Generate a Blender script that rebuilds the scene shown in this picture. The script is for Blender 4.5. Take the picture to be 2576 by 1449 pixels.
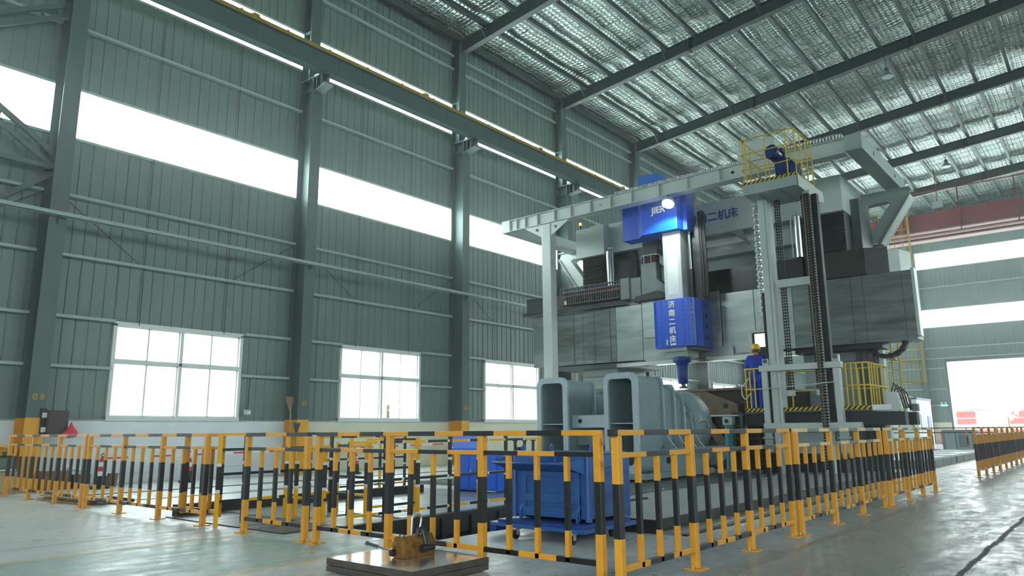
import bpy, bmesh, math, random
from mathutils import Vector, Matrix
SC = bpy.context.scene
COL = SC.collection
for o in list(bpy.data.objects):
    bpy.data.objects.remove(o)
PI = math.pi
rnd = random.Random(7)

# ---------------------------------------------------------------- camera, sky, exposure
F_PX, PITCH, ROLL, YAW, CAM_Z = 1844.5, math.radians(11.01), math.radians(-0.467), math.radians(39.574), 1.2
fw = Vector((math.cos(PITCH)*math.cos(YAW), math.cos(PITCH)*math.sin(YAW), math.sin(PITCH)))
rt = Vector((math.sin(YAW), -math.cos(YAW), 0))
up = rt.cross(fw)
r2 = math.cos(ROLL)*rt + math.sin(ROLL)*up
u2 = -math.sin(ROLL)*rt + math.cos(ROLL)*up
cam = bpy.data.cameras.new('camera')
cam.sensor_fit = 'HORIZONTAL'; cam.sensor_width = 36.0; cam.lens = 36.0*F_PX/2576.0
cam.clip_start = 0.05; cam.clip_end = 500
co = bpy.data.objects.new('camera', cam); COL.objects.link(co)
M = Matrix.Identity(4)
for i in range(3):
    M[i][0] = r2[i]; M[i][1] = u2[i]; M[i][2] = -fw[i]
M[2][3] = CAM_Z
co.matrix_world = M
SC.camera = co

SKY = 5.0
PANEL_LIGHT = 7.0
w = bpy.data.worlds.new('overcast sky'); SC.world = w; w.use_nodes = True
nt = w.node_tree; bg = nt.nodes['Background']
bg.inputs[0].default_value = (0.93, 0.98, 1.0, 1); bg.inputs[1].default_value = SKY
SC.view_settings.view_transform = 'Standard'
try: SC.view_settings.look = 'None'
except Exception: pass
SC.view_settings.gamma = 1.0
SC.view_settings.use_curve_mapping = False
SC.view_settings.exposure = 1.0
SC.cycles.max_bounces = 8; SC.cycles.diffuse_bounces = 4; SC.cycles.glossy_bounces = 4
SC.cycles.transparent_max_bounces = 12; SC.cycles.transmission_bounces = 4
SC.cycles.sample_clamp_indirect = 6.0
SC.cycles.caustics_reflective = False; SC.cycles.caustics_refractive = False
SC.cycles.use_denoising = True
SC.cycles.adaptive_threshold = 0.035

# ---------------------------------------------------------------- materials
MATS = {}
def hexc(r, g, b):
    f = lambda c: ((c/255.0)/12.92 if c <= 10 else (((c/255.0)+0.055)/1.055)**2.4)
    return (f(r), f(g), f(b), 1.0)
def mat(name, col, rough=0.5, metal=0.0, noise=0.0, nscale=6.0, bump=0.0, bscale=40.0, emit=None, estr=0.0, stretch=None, spec=0.5):
    m = bpy.data.materials.new(name); m.use_nodes = True
    t = m.node_tree; p = t.nodes['Principled BSDF']
    p.inputs['Base Color'].default_value = col
    p.inputs['Roughness'].default_value = rough
    p.inputs['Metallic'].default_value = metal
    p.inputs['Specular IOR Level'].default_value = spec
    if noise or bump:
        g = t.nodes.new('ShaderNodeNewGeometry')
        mp = t.nodes.new('ShaderNodeMapping'); t.links.new(g.outputs['Position'], mp.inputs[0])
        if stretch: mp.inputs['Scale'].default_value = stretch
    if noise:
        n = t.nodes.new('ShaderNodeTexNoise'); n.inputs['Scale'].default_value = nscale; n.inputs['Detail'].default_value = 6; n.inputs['Roughness'].default_value = 0.62
        t.links.new(mp.outputs[0], n.inputs['Vector'])
        r = t.nodes.new('ShaderNodeMapRange'); r.inputs[1].default_value = 0.3; r.inputs[2].default_value = 0.7
        r.inputs[3].default_value = 1.0-noise; r.inputs[4].default_value = 1.0+noise*0.6
        t.links.new(n.outputs['Fac'], r.inputs[0])
        mx = t.nodes.new('ShaderNodeMix'); mx.data_type = 'RGBA'; mx.blend_type = 'MULTIPLY'; mx.inputs[0].default_value = 1.0
        mx.inputs[6].default_value = col
        t.links.new(r.outputs[0], mx.inputs[7]); t.links.new(mx.outputs[2], p.inputs['Base Color'])
        r2_ = t.nodes.new('ShaderNodeMapRange'); r2_.inputs[3].default_value = max(0.05, rough-0.12); r2_.inputs[4].default_value = min(1, rough+0.12)
        t.links.new(n.outputs['Fac'], r2_.inputs[0]); t.links.new(r2_.outputs[0], p.inputs['Roughness'])
    if bump:
        n2 = t.nodes.new('ShaderNodeTexNoise'); n2.inputs['Scale'].default_value = bscale; n2.inputs['Detail'].default_value = 4
        t.links.new(mp.outputs[0], n2.inputs['Vector'])
        b = t.nodes.new('ShaderNodeBump'); b.inputs['Strength'].default_value = bump; b.inputs['Distance'].default_value = 0.02
        t.links.new(n2.outputs['Fac'], b.inputs['Height']); t.links.new(b.outputs[0], p.inputs['Normal'])
    if emit:
        p.inputs['Emission Color'].default_value = emit; p.inputs['Emission Strength'].default_value = estr
    MATS[name] = m
    return m

mat('clad', hexc(105,126,122), 0.42, noise=0.08, nscale=1.3)
mat('clad_end', hexc(105,126,122), 0.42, noise=0.08, nscale=1.3)
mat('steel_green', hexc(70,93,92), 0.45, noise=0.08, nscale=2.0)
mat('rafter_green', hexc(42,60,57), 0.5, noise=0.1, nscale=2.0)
mat('purlin', hexc(74,88,86), 0.5, metal=0.2, noise=0.1, nscale=3.0)
mat('girt', hexc(160,180,178), 0.42, noise=0.08, nscale=3.0)
mat('galv', hexc(176,190,190), 0.4, metal=0.35, noise=0.1, nscale=5.0)
mat('dark_rod', hexc(40,52,52), 0.5)
mat('white_wall', hexc(226,236,240), 0.7, noise=0.07, nscale=1.5, bump=0.1, bscale=12)
mat('cream_wall', hexc(222,222,198), 0.7, noise=0.07, nscale=1.5, bump=0.1, bscale=12)
mat('frame_white', hexc(214,222,220), 0.35)
mat('rail_yellow', hexc(150,132,44), 0.55, noise=0.15, nscale=6)
mat('fence_yellow', hexc(210,148,36), 0.38, noise=0.10, nscale=9)
mat('fence_black', hexc(19,21,23), 0.4, noise=0.15, nscale=9)
mat('fence_pale', hexc(214,188,132), 0.5, noise=0.25, nscale=14)  # top-rail yellow paled: wear and sheen both put into the colour
mat('fence_grey', hexc(96,104,106), 0.45, noise=0.3, nscale=14)  # top-rail black greyed to match, sheen put into the colour
mat('pit_yellow', hexc(226,168,8), 0.38, noise=0.08, nscale=9)
mat('tape', hexc(212,216,212), 0.45)
mat('base_yellow', hexc(236,170,22), 0.45, noise=0.12, nscale=4)
mat('black', hexc(26,30,32), 0.5, noise=0.2, nscale=5)
mat('rubber', hexc(20,22,23), 0.65)
mat('concrete', hexc(150,158,156), 0.6, noise=0.2, nscale=3, bump=0.2, bscale=30)
mat('dark_concrete', hexc(26,29,29), 0.7, noise=0.3, nscale=4, bump=0.3, bscale=25)
mat('dark_steel', hexc(54,58,58), 0.38, metal=0.6, noise=0.3, nscale=5, bump=0.1)
mat('t_plate', hexc(112,118,116), 0.36, metal=0.55, noise=0.3, nscale=6, bump=0.15)
mat('grate', hexc(150,160,160), 0.32, metal=0.6, noise=0.2, nscale=6)
mat('mach_white', hexc(188,200,197), 0.38, noise=0.05, nscale=2)
mat('mach_grey', hexc(156,173,171), 0.4, noise=0.06, nscale=3)
mat('brushed', hexc(114,124,122), 0.36, metal=0.7, noise=0.5, nscale=1.5, stretch=(1,0.5,4.0))
mat('brushed2', hexc(152,163,160), 0.34, metal=0.6, noise=0.3, nscale=1.6, stretch=(1,0.4,2.0))
mat('ram_steel', hexc(166,177,174), 0.32, metal=0.35, noise=0.12, nscale=3)
mat('dull_steel', hexc(92,102,102), 0.42, metal=0.5, noise=0.2, nscale=4)
mat('chrome', hexc(205,210,212), 0.2, metal=0.95)
mat('foil_chain', hexc(200,205,205), 0.28, metal=0.8, noise=0.2, nscale=12)
mat('bellow', hexc(66,74,74), 0.5)
mat('blue_mach', hexc(6,80,204), 0.3)
mat('blue_light', hexc(20,104,196), 0.35)
mat('blue_motor', hexc(22,48,112), 0.35, noise=0.1, nscale=8)
mat('blue_cart', hexc(36,86,150), 0.38, noise=0.12, nscale=6, bump=0.05)
mat('blue_dark', hexc(16,58,140), 0.4, noise=0.1)
mat('blue_cab', hexc(6,96,220), 0.35, noise=0.06)
mat('hazard_y', hexc(214,184,20), 0.45)
mat('cage_yellow', hexc(206,180,40), 0.42)
mat('cast_grey', hexc(124,146,152), 0.42, noise=0.14, nscale=4, bump=0.12, bscale=18)
mat('cast_light', hexc(164,184,190), 0.4, noise=0.12, nscale=6, bump=0.08, bscale=20)
mat('brown_weld', hexc(98,84,68), 0.42, metal=0.25, noise=0.4, nscale=5, bump=0.2, bscale=14)
mat('brown_dark', hexc(50,42,36), 0.5, metal=0.3, noise=0.4, nscale=6, bump=0.2, bscale=14)
mat('teal_paint', hexc(40,128,140), 0.5, noise=0.35, nscale=7)
mat('teal_dark', hexc(24,80,84), 0.5, noise=0.2)
mat('red_crane', hexc(126,44,46), 0.5, noise=0.1)
mat('red_crane_lit', hexc(196,140,138), 0.5)  # paler red for flanges catching light; the brightness is in the colour
mat('red', hexc(206,38,52), 0.5)
mat('bag_red', hexc(226,40,62), 0.35, bump=0.2, bscale=22)
mat('cover', hexc(50,240,120), 0.5)
mat('cloth_blue', hexc(18,56,178), 0.75, noise=0.18, nscale=9, bump=0.35, bscale=16)
mat('skin', hexc(190,140,116), 0.55)
mat('hair', hexc(80,76,72), 0.7)
mat('collar_red', hexc(170,26,46), 0.7)
mat('helmet', hexc(238,178,20), 0.3)
mat('wood', hexc(176,150,112), 0.7, noise=0.25, nscale=9)
mat('cardboard', hexc(136,98,62), 0.8, noise=0.2, nscale=5)
mat('straw', hexc(150,124,90), 0.85, noise=0.3, nscale=30)
mat('box_brown', hexc(58,46,44), 0.5)
mat('paper', hexc(232,236,234), 0.6)
mat('tarp', hexc(60,92,128), 0.5, bump=0.4, bscale=6)
mat('booth', hexc(226,236,234), 0.5)
mat('magnet_paint', hexc(124,88,26), 0.45, noise=0.7, nscale=16, bump=0.2, bscale=30)
mat('plate_top', hexc(236,232,230), 0.19, metal=0.9, bump=0.04, bscale=2.2, stretch=(0.5,3,1))
mat('plate_side', hexc(88,82,78), 0.45, metal=0.5, noise=0.35, nscale=8)
mat('copper', hexc(196,92,56), 0.4)
mat('letter', hexc(222,228,228), 0.4)
mat('letter_blue', hexc(34,66,150), 0.45)
mat('stencil', hexc(190,150,50), 0.6)
mat('out_pink', hexc(150,66,64), 0.8)
mat('out_white', hexc(178,180,178), 0.8)
mat('out_ground', hexc(150,150,146), 0.9)
mat('leaf', hexc(206,224,186), 0.7, noise=0.3, nscale=3)
mat('bark', hexc(100,84,64), 0.85)
mat('lamp_shade', hexc(150,162,160), 0.4, metal=0.4)
mat('screen', (0.02,0.02,0.02,1), 0.3, emit=(0.86,0.96,0.95,1), estr=1.6)
mat('exit_green', (0.02,0.1,0.05,1), 0.4, emit=(0.05,0.9,0.42,1), estr=1.4)
mat('beacon_on', (0.5,0.2,0.02,1), 0.3, emit=(1.0,0.45,0.05,1), estr=3.0)
mat('beacon_green', hexc(30,110,90), 0.3)
mat('beacon_red', hexc(150,30,20), 0.3)
mat('floodlight', (1,1,1,1), 0.3, emit=(0.96,1.0,1.0,1), estr=60.0)
mat('day_panel', (0.8,0.85,0.85,1), 0.5, emit=(0.86,1.0,0.97,1), estr=PANEL_LIGHT)

def mk_glass():
    m = bpy.data.materials.new('window_glass'); m.use_nodes = True; t = m.node_tree
    for n in list(t.nodes): t.nodes.remove(n)
    o = t.nodes.new('ShaderNodeOutputMaterial'); tr = t.nodes.new('ShaderNodeBsdfTransparent'); gl = t.nodes.new('ShaderNodeBsdfGlossy')
    gl.inputs['Roughness'].default_value = 0.05; tr.inputs[0].default_value = (0.93,0.97,0.96,1)
    mx = t.nodes.new('ShaderNodeMixShader'); mx.inputs[0].default_value = 0.06
    t.links.new(tr.outputs[0], mx.inputs[1]); t.links.new(gl.outputs[0], mx.inputs[2]); t.links.new(mx.outputs[0], o.inputs[0])
    MATS['glass'] = m
mk_glass()

def mk_floor():
    m = bpy.data.materials.new('floor_concrete'); m.use_nodes = True; t = m.node_tree; L = t.links
    p = t.nodes['Principled BSDF']
    def N(k, **kw):
        n = t.nodes.new(k)
        for a, b in kw.items(): setattr(n, a, b)
        return n
    g = N('ShaderNodeNewGeometry'); sx = N('ShaderNodeSeparateXYZ'); L.new(g.outputs['Position'], sx.inputs[0])
    def noise(scale, detail=6, rough=0.6, sc=None):
        n = N('ShaderNodeTexNoise'); n.inputs['Scale'].default_value = scale; n.inputs['Detail'].default_value = detail; n.inputs['Roughness'].default_value = rough
        if sc:
            mp = N('ShaderNodeMapping'); mp.inputs['Scale'].default_value = sc; L.new(g.outputs['Position'], mp.inputs[0]); L.new(mp.outputs[0], n.inputs['Vector'])
        else: L.new(g.outputs['Position'], n.inputs['Vector'])
        return n.outputs['Fac']
    def math_(op, a, b=None, c=None, clamp=False):
        n = N('ShaderNodeMath', operation=op); n.use_clamp = clamp
        for i, x in enumerate((a, b, c)):
            if x is None: continue
            if isinstance(x, (int, float)): n.inputs[i].default_value = x
            else: L.new(x, n.inputs[i])
        return n.outputs[0]
    def rng(x, a, b, c=0.0, d=1.0):
        n = N('ShaderNodeMapRange'); L.new(x, n.inputs[0])
        for i, q in enumerate((a, b, c, d)): n.inputs[i+1].default_value = q
        return n.outputs[0]
    def mixc(f, a, b):
        n = N('ShaderNodeMix', data_type='RGBA')
        if isinstance(f, (int, float)): n.inputs[0].default_value = f
        else: L.new(f, n.inputs[0])
        for i, x in ((6, a), (7, b)):
            if isinstance(x, tuple): n.inputs[i].default_value = x
            else: L.new(x, n.inputs[i])
        return n.outputs[2]
    n1 = noise(0.7, 8, 0.65); n2 = noise(5.0, 8, 0.7); n3 = noise(2.2, 8, 0.7, (0.5, 2.2, 1))
    X, Y = sx.outputs[0], sx.outputs[1]
    base = mixc(rng(n1, 0.35, 0.65), hexc(180,190,188), hexc(206,212,210))
    base = mixc(rng(n2, 0.42, 0.62, 0, 0.5), base, hexc(154,164,162))
    base = mixc(rng(n3, 0.56, 0.66, 0, 0.45), base, hexc(222,226,224))
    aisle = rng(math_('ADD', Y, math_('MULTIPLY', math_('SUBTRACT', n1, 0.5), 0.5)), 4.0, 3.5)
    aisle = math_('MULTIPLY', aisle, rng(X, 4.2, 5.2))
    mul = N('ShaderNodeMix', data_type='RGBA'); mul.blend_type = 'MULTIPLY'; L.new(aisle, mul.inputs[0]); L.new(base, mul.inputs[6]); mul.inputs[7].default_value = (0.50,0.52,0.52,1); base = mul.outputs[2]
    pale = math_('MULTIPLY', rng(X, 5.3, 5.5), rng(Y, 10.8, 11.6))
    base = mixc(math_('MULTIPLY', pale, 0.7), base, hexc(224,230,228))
    # worn green coating between the two yellow lines, west of the fence
    edge = math_('MULTIPLY', math_('SUBTRACT', n2, 0.5), 0.35)
    yy = math_('ADD', Y, edge)
    inb = math_('MULTIPLY', rng(yy, 6.12, 6.22), rng(yy, 8.45, 8.35))
    inb = math_('MULTIPLY', inb, rng(X, 5.5, 5.2))
    inb = math_('MULTIPLY', inb, rng(n3, 0.62, 0.46, 0.08, 0.75))
    base = mixc(inb, base, hexc(112,158,148))
    for yc in (6.16, 8.40):
        d = math_('ABSOLUTE', math_('SUBTRACT', Y, yc))
        ln = math_('MULTIPLY', rng(d, 0.055, 0.035), rng(n2, 0.68, 0.5, 0.1, 0.85))
        ln = math_('MULTIPLY', ln, rng(X, 5.35, 5.25))
        base = mixc(ln, base, hexc(200,172,104))
    # saw-cut joint and the ragged crack
    d = math_('ABSOLUTE', math_('SUBTRACT', Y, math_('ADD', 9.33, math_('MULTIPLY', math_('SUBTRACT', noise(3.0), 0.5), 0.02))))
    j1 = math_('MULTIPLY', rng(d, 0.016, 0.008), rng(X, 5.2, 5.1))
    wob = math_('ADD', math_('MULTIPLY', math_('SUBTRACT', noise(1.6, 3), 0.5), 0.10), math_('MULTIPLY', math_('SUBTRACT', noise(14.0, 4), 0.5), 0.05))
    d2 = math_('ABSOLUTE', math_('SUBTRACT', Y, math_('ADD', 1.25, wob)))
    j2 = rng(d2, 0.034, 0.016)
    jj = math_('MAXIMUM', j1, j2)
    d3 = math_('ABSOLUTE', math_('SUBTRACT', Y, math_('ADD', 3.55, math_('MULTIPLY', wob, 0.6))))
    j3 = math_('MULTIPLY', rng(d3, 0.02, 0.008), rng(noise(2.5, 4), 0.45, 0.55))
    j3 = math_('MULTIPLY', j3, rng(X, 5.2, 5.4))
    jj = math_('MAXIMUM', jj, j3)
    base = mixc(math_('MULTIPLY', jj, 0.88), base, hexc(44,46,44))
    # scuffs
    sc = noise(9.0, 3, 0.5, (0.15, 1.5, 1)); sc2 = rng(sc, 0.66, 0.70, 0, 0.35)
    base = mixc(sc2, base, hexc(96,104,102))
    L.new(base, p.inputs['Base Color'])
    ro = rng(n3, 0.35, 0.65, 0.46, 0.20)
    ro = math_('ADD', ro, math_('MULTIPLY', rng(n2, 0.45, 0.6), 0.12))
    ro = math_('ADD', ro, math_('MULTIPLY', jj, 0.4), None, True)
    L.new(ro, p.inputs['Roughness'])
    b = N('ShaderNodeBump'); b.inputs['Strength'].default_value = 0.35; b.inputs['Distance'].default_value = 0.03
    hh = math_('SUBTRACT', math_('ADD', math_('MULTIPLY', n3, 0.5), math_('MULTIPLY', n2, 0.22)), math_('MULTIPLY', jj, 0.8))
    L.new(hh, b.inputs['Height']); L.new(b.outputs[0], p.inputs['Normal'])
    MATS['floor'] = m
mk_floor()

def mk_foil():
    m = bpy.data.materials.new('quilted_foil'); m.use_nodes = True; t = m.node_tree; L = t.links
    p = t.nodes['Principled BSDF']
    p.inputs['Base Color'].default_value = hexc(168,182,177); p.inputs['Metallic'].default_value = 0.95; p.inputs['Roughness'].default_value = 0.30
    g = t.nodes.new('ShaderNodeNewGeometry')
    mp = t.nodes.new('ShaderNodeMapping'); mp.inputs['Rotation'].default_value = (0,0,math.radians(0)); mp.inputs['Scale'].default_value = (1,1,0)
    L.new(g.outputs['Position'], mp.inputs[0])
    hs = []
    for rot in (0, 90):
        mr = t.nodes.new('ShaderNodeMapping'); mr.inputs['Rotation'].default_value = (0,0,math.radians(rot)); L.new(mp.outputs[0], mr.inputs[0])
        wv = t.nodes.new('ShaderNodeTexWave'); wv.wave_type = 'BANDS'; wv.bands_direction = 'X'; wv.wave_profile = 'SIN'
        wv.inputs['Scale'].default_value = 1.45; wv.inputs['Distortion'].default_value = 0.12; wv.inputs['Detail'].default_value = 1.0; wv.inputs['Detail Scale'].default_value = 1.5
        L.new(mr.outputs[0], wv.inputs['Vector'])
        pw = t.nodes.new('ShaderNodeMath'); pw.operation = 'POWER'; pw.inputs[1].default_value = 5.0; L.new(wv.outputs['Fac'], pw.inputs[0])
        hs.append(pw.outputs[0])
    mx = t.nodes.new('ShaderNodeMath'); mx.operation = 'MAXIMUM'; L.new(hs[0], mx.inputs[0]); L.new(hs[1], mx.inputs[1])
    n = t.nodes.new('ShaderNodeTexNoise'); n.inputs['Scale'].default_value = 5.0; n.inputs['Detail'].default_value = 5; n.inputs['Distortion'].default_value = 0.8
    L.new(mp.outputs[0], n.inputs['Vector'])
    n3 = t.nodes.new('ShaderNodeTexNoise'); n3.inputs['Scale'].default_value = 0.9; n3.inputs['Detail'].default_value = 2
    L.new(mp.outputs[0], n3.inputs['Vector'])
    a = t.nodes.new('ShaderNodeMath'); a.operation = 'MULTIPLY'; a.inputs[1].default_value = -0.5; L.new(mx.outputs[0], a.inputs[0])
    b2 = t.nodes.new('ShaderNodeMath'); b2.operation = 'MULTIPLY_ADD'; b2.inputs[1].default_value = 0.5; L.new(n.outputs['Fac'], b2.inputs[0]); L.new(a.outputs[0], b2.inputs[2])
    b3 = t.nodes.new('ShaderNodeMath'); b3.operation = 'MULTIPLY_ADD'; b3.inputs[1].default_value = 0.5; L.new(n3.outputs['Fac'], b3.inputs[0]); L.new(b2.outputs[0], b3.inputs[2])
    b = t.nodes.new('ShaderNodeBump'); b.inputs['Strength'].default_value = 0.75; b.inputs['Distance'].default_value = 0.10
    L.new(b3.outputs[0], b.inputs['Height']); L.new(b.outputs[0], p.inputs['Normal'])
    MATS['foil'] = m
mk_foil()

def mk_hazard():
    m = bpy.data.materials.new('hazard_stripes'); m.use_nodes = True; t = m.node_tree; L = t.links
    p = t.nodes['Principled BSDF']; p.inputs['Roughness'].default_value = 0.45
    g = t.nodes.new('ShaderNodeNewGeometry'); s = t.nodes.new('ShaderNodeSeparateXYZ'); L.new(g.outputs['Position'], s.inputs[0])
    a = t.nodes.new('ShaderNodeMath'); a.operation = 'ADD'; L.new(s.outputs[0], a.inputs[0]); L.new(s.outputs[1], a.inputs[1])
    b = t.nodes.new('ShaderNodeMath'); b.operation = 'ADD'; L.new(a.outputs[0], b.inputs[0]); L.new(s.outputs[2], b.inputs[1])
    c = t.nodes.new('ShaderNodeMath'); c.operation = 'MULTIPLY'; c.inputs[1].default_value = 1/0.118; L.new(b.outputs[0], c.inputs[0])
    f = t.nodes.new('ShaderNodeMath'); f.operation = 'FRACT'; L.new(c.outputs[0], f.inputs[0])
    h = t.nodes.new('ShaderNodeMath'); h.operation = 'GREATER_THAN'; h.inputs[1].default_value = 0.5; L.new(f.outputs[0], h.inputs[0])
    mx = t.nodes.new('ShaderNodeMix'); mx.data_type = 'RGBA'; mx.inputs[6].default_value = hexc(28,28,26); mx.inputs[7].default_value = hexc(210,178,22)
    L.new(h.outputs[0], mx.inputs[0]); L.new(mx.outputs[2], p.inputs['Base Color'])
    MATS['hazard'] = m
mk_hazard()

# ---------------------------------------------------------------- mesh helpers
Z = Vector((0,0,1))
class MB:
    def __init__(s): s.v = []; s.f = []; s.m = []; s.sm = []
    def add(s, vs, fs, mi=0, smooth=False):
        n = len(s.v); s.v += [Vector(q) for q in vs]
        for q in fs: s.f.append([i+n for i in q]); s.m.append(mi); s.sm.append(smooth)
        return s
    def box(s, a, b, mi=0):
        x0,x1 = sorted((a[0],b[0])); y0,y1 = sorted((a[1],b[1])); z0,z1 = sorted((a[2],b[2]))
        return s.add([(x0,y0,z0),(x1,y0,z0),(x1,y1,z0),(x0,y1,z0),(x0,y0,z1),(x1,y0,z1),(x1,y1,z1),(x0,y1,z1)],
              [(0,3,2,1),(4,5,6,7),(0,1,5,4),(1,2,6,5),(2,3,7,6),(3,0,4,7)], mi)
    def bar(s, p, q, w, h=None, mi=0, upv=Z):
        p = Vector(p); q = Vector(q); h = w if h is None else h
        d = (q-p).normalized(); u = Vector(upv)
        if abs(d.dot(u)) > 0.99: u = Vector((1,0,0))
        sd = d.cross(u).normalized(); u = sd.cross(d).normalized()
        c = []
        for e in (p, q):
            for a, b in ((-1,-1),(1,-1),(1,1),(-1,1)): c.append(e + sd*(a*w/2) + u*(b*h/2))
        return s.add(c, [(0,1,2,3),(7,6,5,4),(0,4,5,1),(1,5,6,2),(2,6,7,3),(3,7,4,0)], mi)
    def cyl(s, p, q, r, r2=None, n=12, mi=0, cap=True):
        p = Vector(p); q = Vector(q); r2 = r if r2 is None else r2
        d = (q-p).normalized(); u = Z if abs(d.z) < 0.9 else Vector((1,0,0))
        a = d.cross(u).normalized(); b = d.cross(a).normalized(); vs = []
        for e, rr in ((p, r), (q, r2)):
            for i in range(n):
                t = 2*PI*i/n; vs.append(e + a*(math.cos(t)*rr) + b*(math.sin(t)*rr))
        s.add(vs, [(i, n+i, n+(i+1)%n, (i+1)%n) for i in range(n)], mi, True)
        if cap: s.add(vs[:n], [tuple(range(n))], mi); s.add(vs[n:], [tuple(range(n-1,-1,-1))], mi)
        return s
    def tube(s, pts, r, n=8, mi=0, closed=False):
        pts = [Vector(q) for q in pts]; k = len(pts); vs = []; prev = None
        for i, q in enumerate(pts):
            if closed: d = (pts[(i+1)%k]-pts[i-1]).normalized()
            else: d = (pts[min(i+1,k-1)]-pts[max(i-1,0)]).normalized()
            if prev is None:
                u = Z if abs(d.z) < 0.9 else Vector((1,0,0)); a = d.cross(u).normalized()
            else:
                a = (prev - d*prev.dot(d)); a = a.normalized() if a.length > 1e-6 else prev
            prev = a; b = d.cross(a)
            for j in range(n):
                t = 2*PI*j/n; vs.append(q + a*(math.cos(t)*r) + b*(math.sin(t)*r))
        fs = []
        for i in range(k if closed else k-1):
            i2 = (i+1) % k
            for j in range(n): fs.append((i*n+j, i*n+(j+1)%n, i2*n+(j+1)%n, i2*n+j))
        s.add(vs, fs, mi, True)
        if not closed:
            s.add(vs[:n], [tuple(range(n-1,-1,-1))], mi); s.add(vs[-n:], [tuple(range(n))], mi)
        return s
    def prism(s, poly, axis, a, b, mi=0):
        # poly: 2D points in the remaining axes (x: (y,z), y: (x,z), z: (x,y))
        def mk(p, t): return {'x':(t,p[0],p[1]), 'y':(p[0],t,p[1]), 'z':(p[0],p[1],t)}[axis]
        n = len(poly); vs = [mk(p,a) for p in poly]+[mk(p,b) for p in poly]
        return s.add(vs, [tuple(range(n-1,-1,-1)), tuple(range(n,2*n))]+[(i,(i+1)%n,n+(i+1)%n,n+i) for i in range(n)], mi)
    def lathe(s, c, prof, n=24, mi=0, axis='z', cap=True):
        c = Vector(c); vs = []
        for r, t in prof:
            for i in range(n):
                a = 2*PI*i/n; x, y = math.cos(a)*r, math.sin(a)*r
                vs.append(c + Vector({'z':(x,y,t),'x':(t,x,y),'y':(y,t,x)}[axis]))
        k = len(prof)
        s.add(vs, [(j*n+i, j*n+(i+1)%n, (j+1)*n+(i+1)%n, (j+1)*n+i) for j in range(k-1) for i in range(n)], mi, True)
        if cap: s.add(vs[:n], [tuple(range(n-1,-1,-1))], mi); s.add(vs[-n:], [tuple(range(n))], mi)
        return s
    def hole_frame(s, axis, at, depth, outer, inner, mi=0):
        # frame between two equal-length 2D loops, extruded from at to at+depth along axis
        def mk(p, t): return {'x':(t,p[0],p[1]), 'y':(p[0],t,p[1]), 'z':(p[0],p[1],t)}[axis]
        n = len(outer); vs = [mk(p,at) for p in outer]+[mk(p,at) for p in inner]+[mk(p,at+depth) for p in outer]+[mk(p,at+depth) for p in inner]
        fs = []
        for i in range(n):
            j = (i+1)%n
            fs += [(i,j,n+j,n+i),(2*n+i,3*n+i,3*n+j,2*n+j),(i,2*n+i,2*n+j,j),(n+i,n+j,3*n+j,3*n+i)]
        return s.add(vs, fs, mi)
    def build(s, name, mats, parent=None, bevel=0.0, smooth=None):
        if isinstance(mats, str): mats = [mats]
        org = Vector((0,0,0))
        if parent is not None: org = wloc(parent)
        else:
            xs = [q.x for q in s.v]; ys = [q.y for q in s.v]; zs = [q.z for q in s.v]
            org = Vector(((min(xs)+max(xs))/2, (min(ys)+max(ys))/2, min(zs)))
        me = bpy.data.meshes.new(name)
        me.from_pydata([tuple(q-org) for q in s.v], [], s.f)
        for k in mats: me.materials.append(MATS[k])
        me.polygons.foreach_set('material_index', s.m)
        me.polygons.foreach_set('use_smooth', s.sm if smooth is None else [smooth]*len(s.f))
        bm = bmesh.new(); bm.from_mesh(me); bmesh.ops.recalc_face_normals(bm, faces=bm.faces); bm.to_mesh(me); bm.free()
        me.update()
        o = bpy.data.objects.new(name, me); COL.objects.link(o)
        if parent is not None: o.parent = parent
        else: o.location = org
        if bevel:
            md = o.modifiers.new('bevel', 'BEVEL'); md.width = bevel; md.segments = 2; md.limit_method = 'ANGLE'; md.angle_limit = math.radians(40)
        return o
def wloc(o):
    v = Vector((0,0,0))
    while o is not None: v += Vector(o.location); o = o.parent
    return v
def tag(o, label, cat, group=None):
    o['label'] = label; o['category'] = cat
    if group: o['group'] = group
    return o
def thing(name, loc, label, cat, group=None):
    o = bpy.data.objects.new(name, None); COL.objects.link(o); o.location = loc; o.empty_display_size = 0.2
    return tag(o, label, cat, group)
def structure(o): o['kind'] = 'structure'; return o
def sroot(name, loc=(0,0,0)):
    o = bpy.data.objects.new(name, None); COL.objects.link(o); o.location = loc
    return structure(o)
def kids(o): return list(o.children)
def inst(o, loc, parent, name=None, rotz=0.0):
    c = bpy.data.objects.new(name or o.name.split('.')[0], o.data); COL.objects.link(c); c.parent = parent
    c.location = Vector(loc) - wloc(parent); c.rotation_euler = (0,0,rotz)
    return c
def dup(root, loc, label=None, rotz=None):
    m = {}
    r = root.copy(); COL.objects.link(r); r.location = loc
    if rotz is not None: r.rotation_euler = (0,0,rotz)
    if label: r['label'] = label
    for ch in list(root.children):
        c = ch.copy(); COL.objects.link(c); c.parent = r
        for g in list(ch.children):
            d = g.copy(); COL.objects.link(d); d.parent = c
    return r
def rr(y0, y1, z0, z1, r, n=5):
    pts = []
    for cx, cz, a0 in ((y1-r,z0+r,-90),(y1-r,z1-r,0),(y0+r,z1-r,90),(y0+r,z0+r,180)):
        for i in range(n+1):
            a = math.radians(a0+90*i/n); pts.append((cx+r*math.cos(a), cz+r*math.sin(a)))
    return pts
def circ(cy, cz, r, n=20): return [(cy+r*math.cos(2*PI*i/n), cz+r*math.sin(2*PI*i/n)) for i in range(n)]
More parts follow.
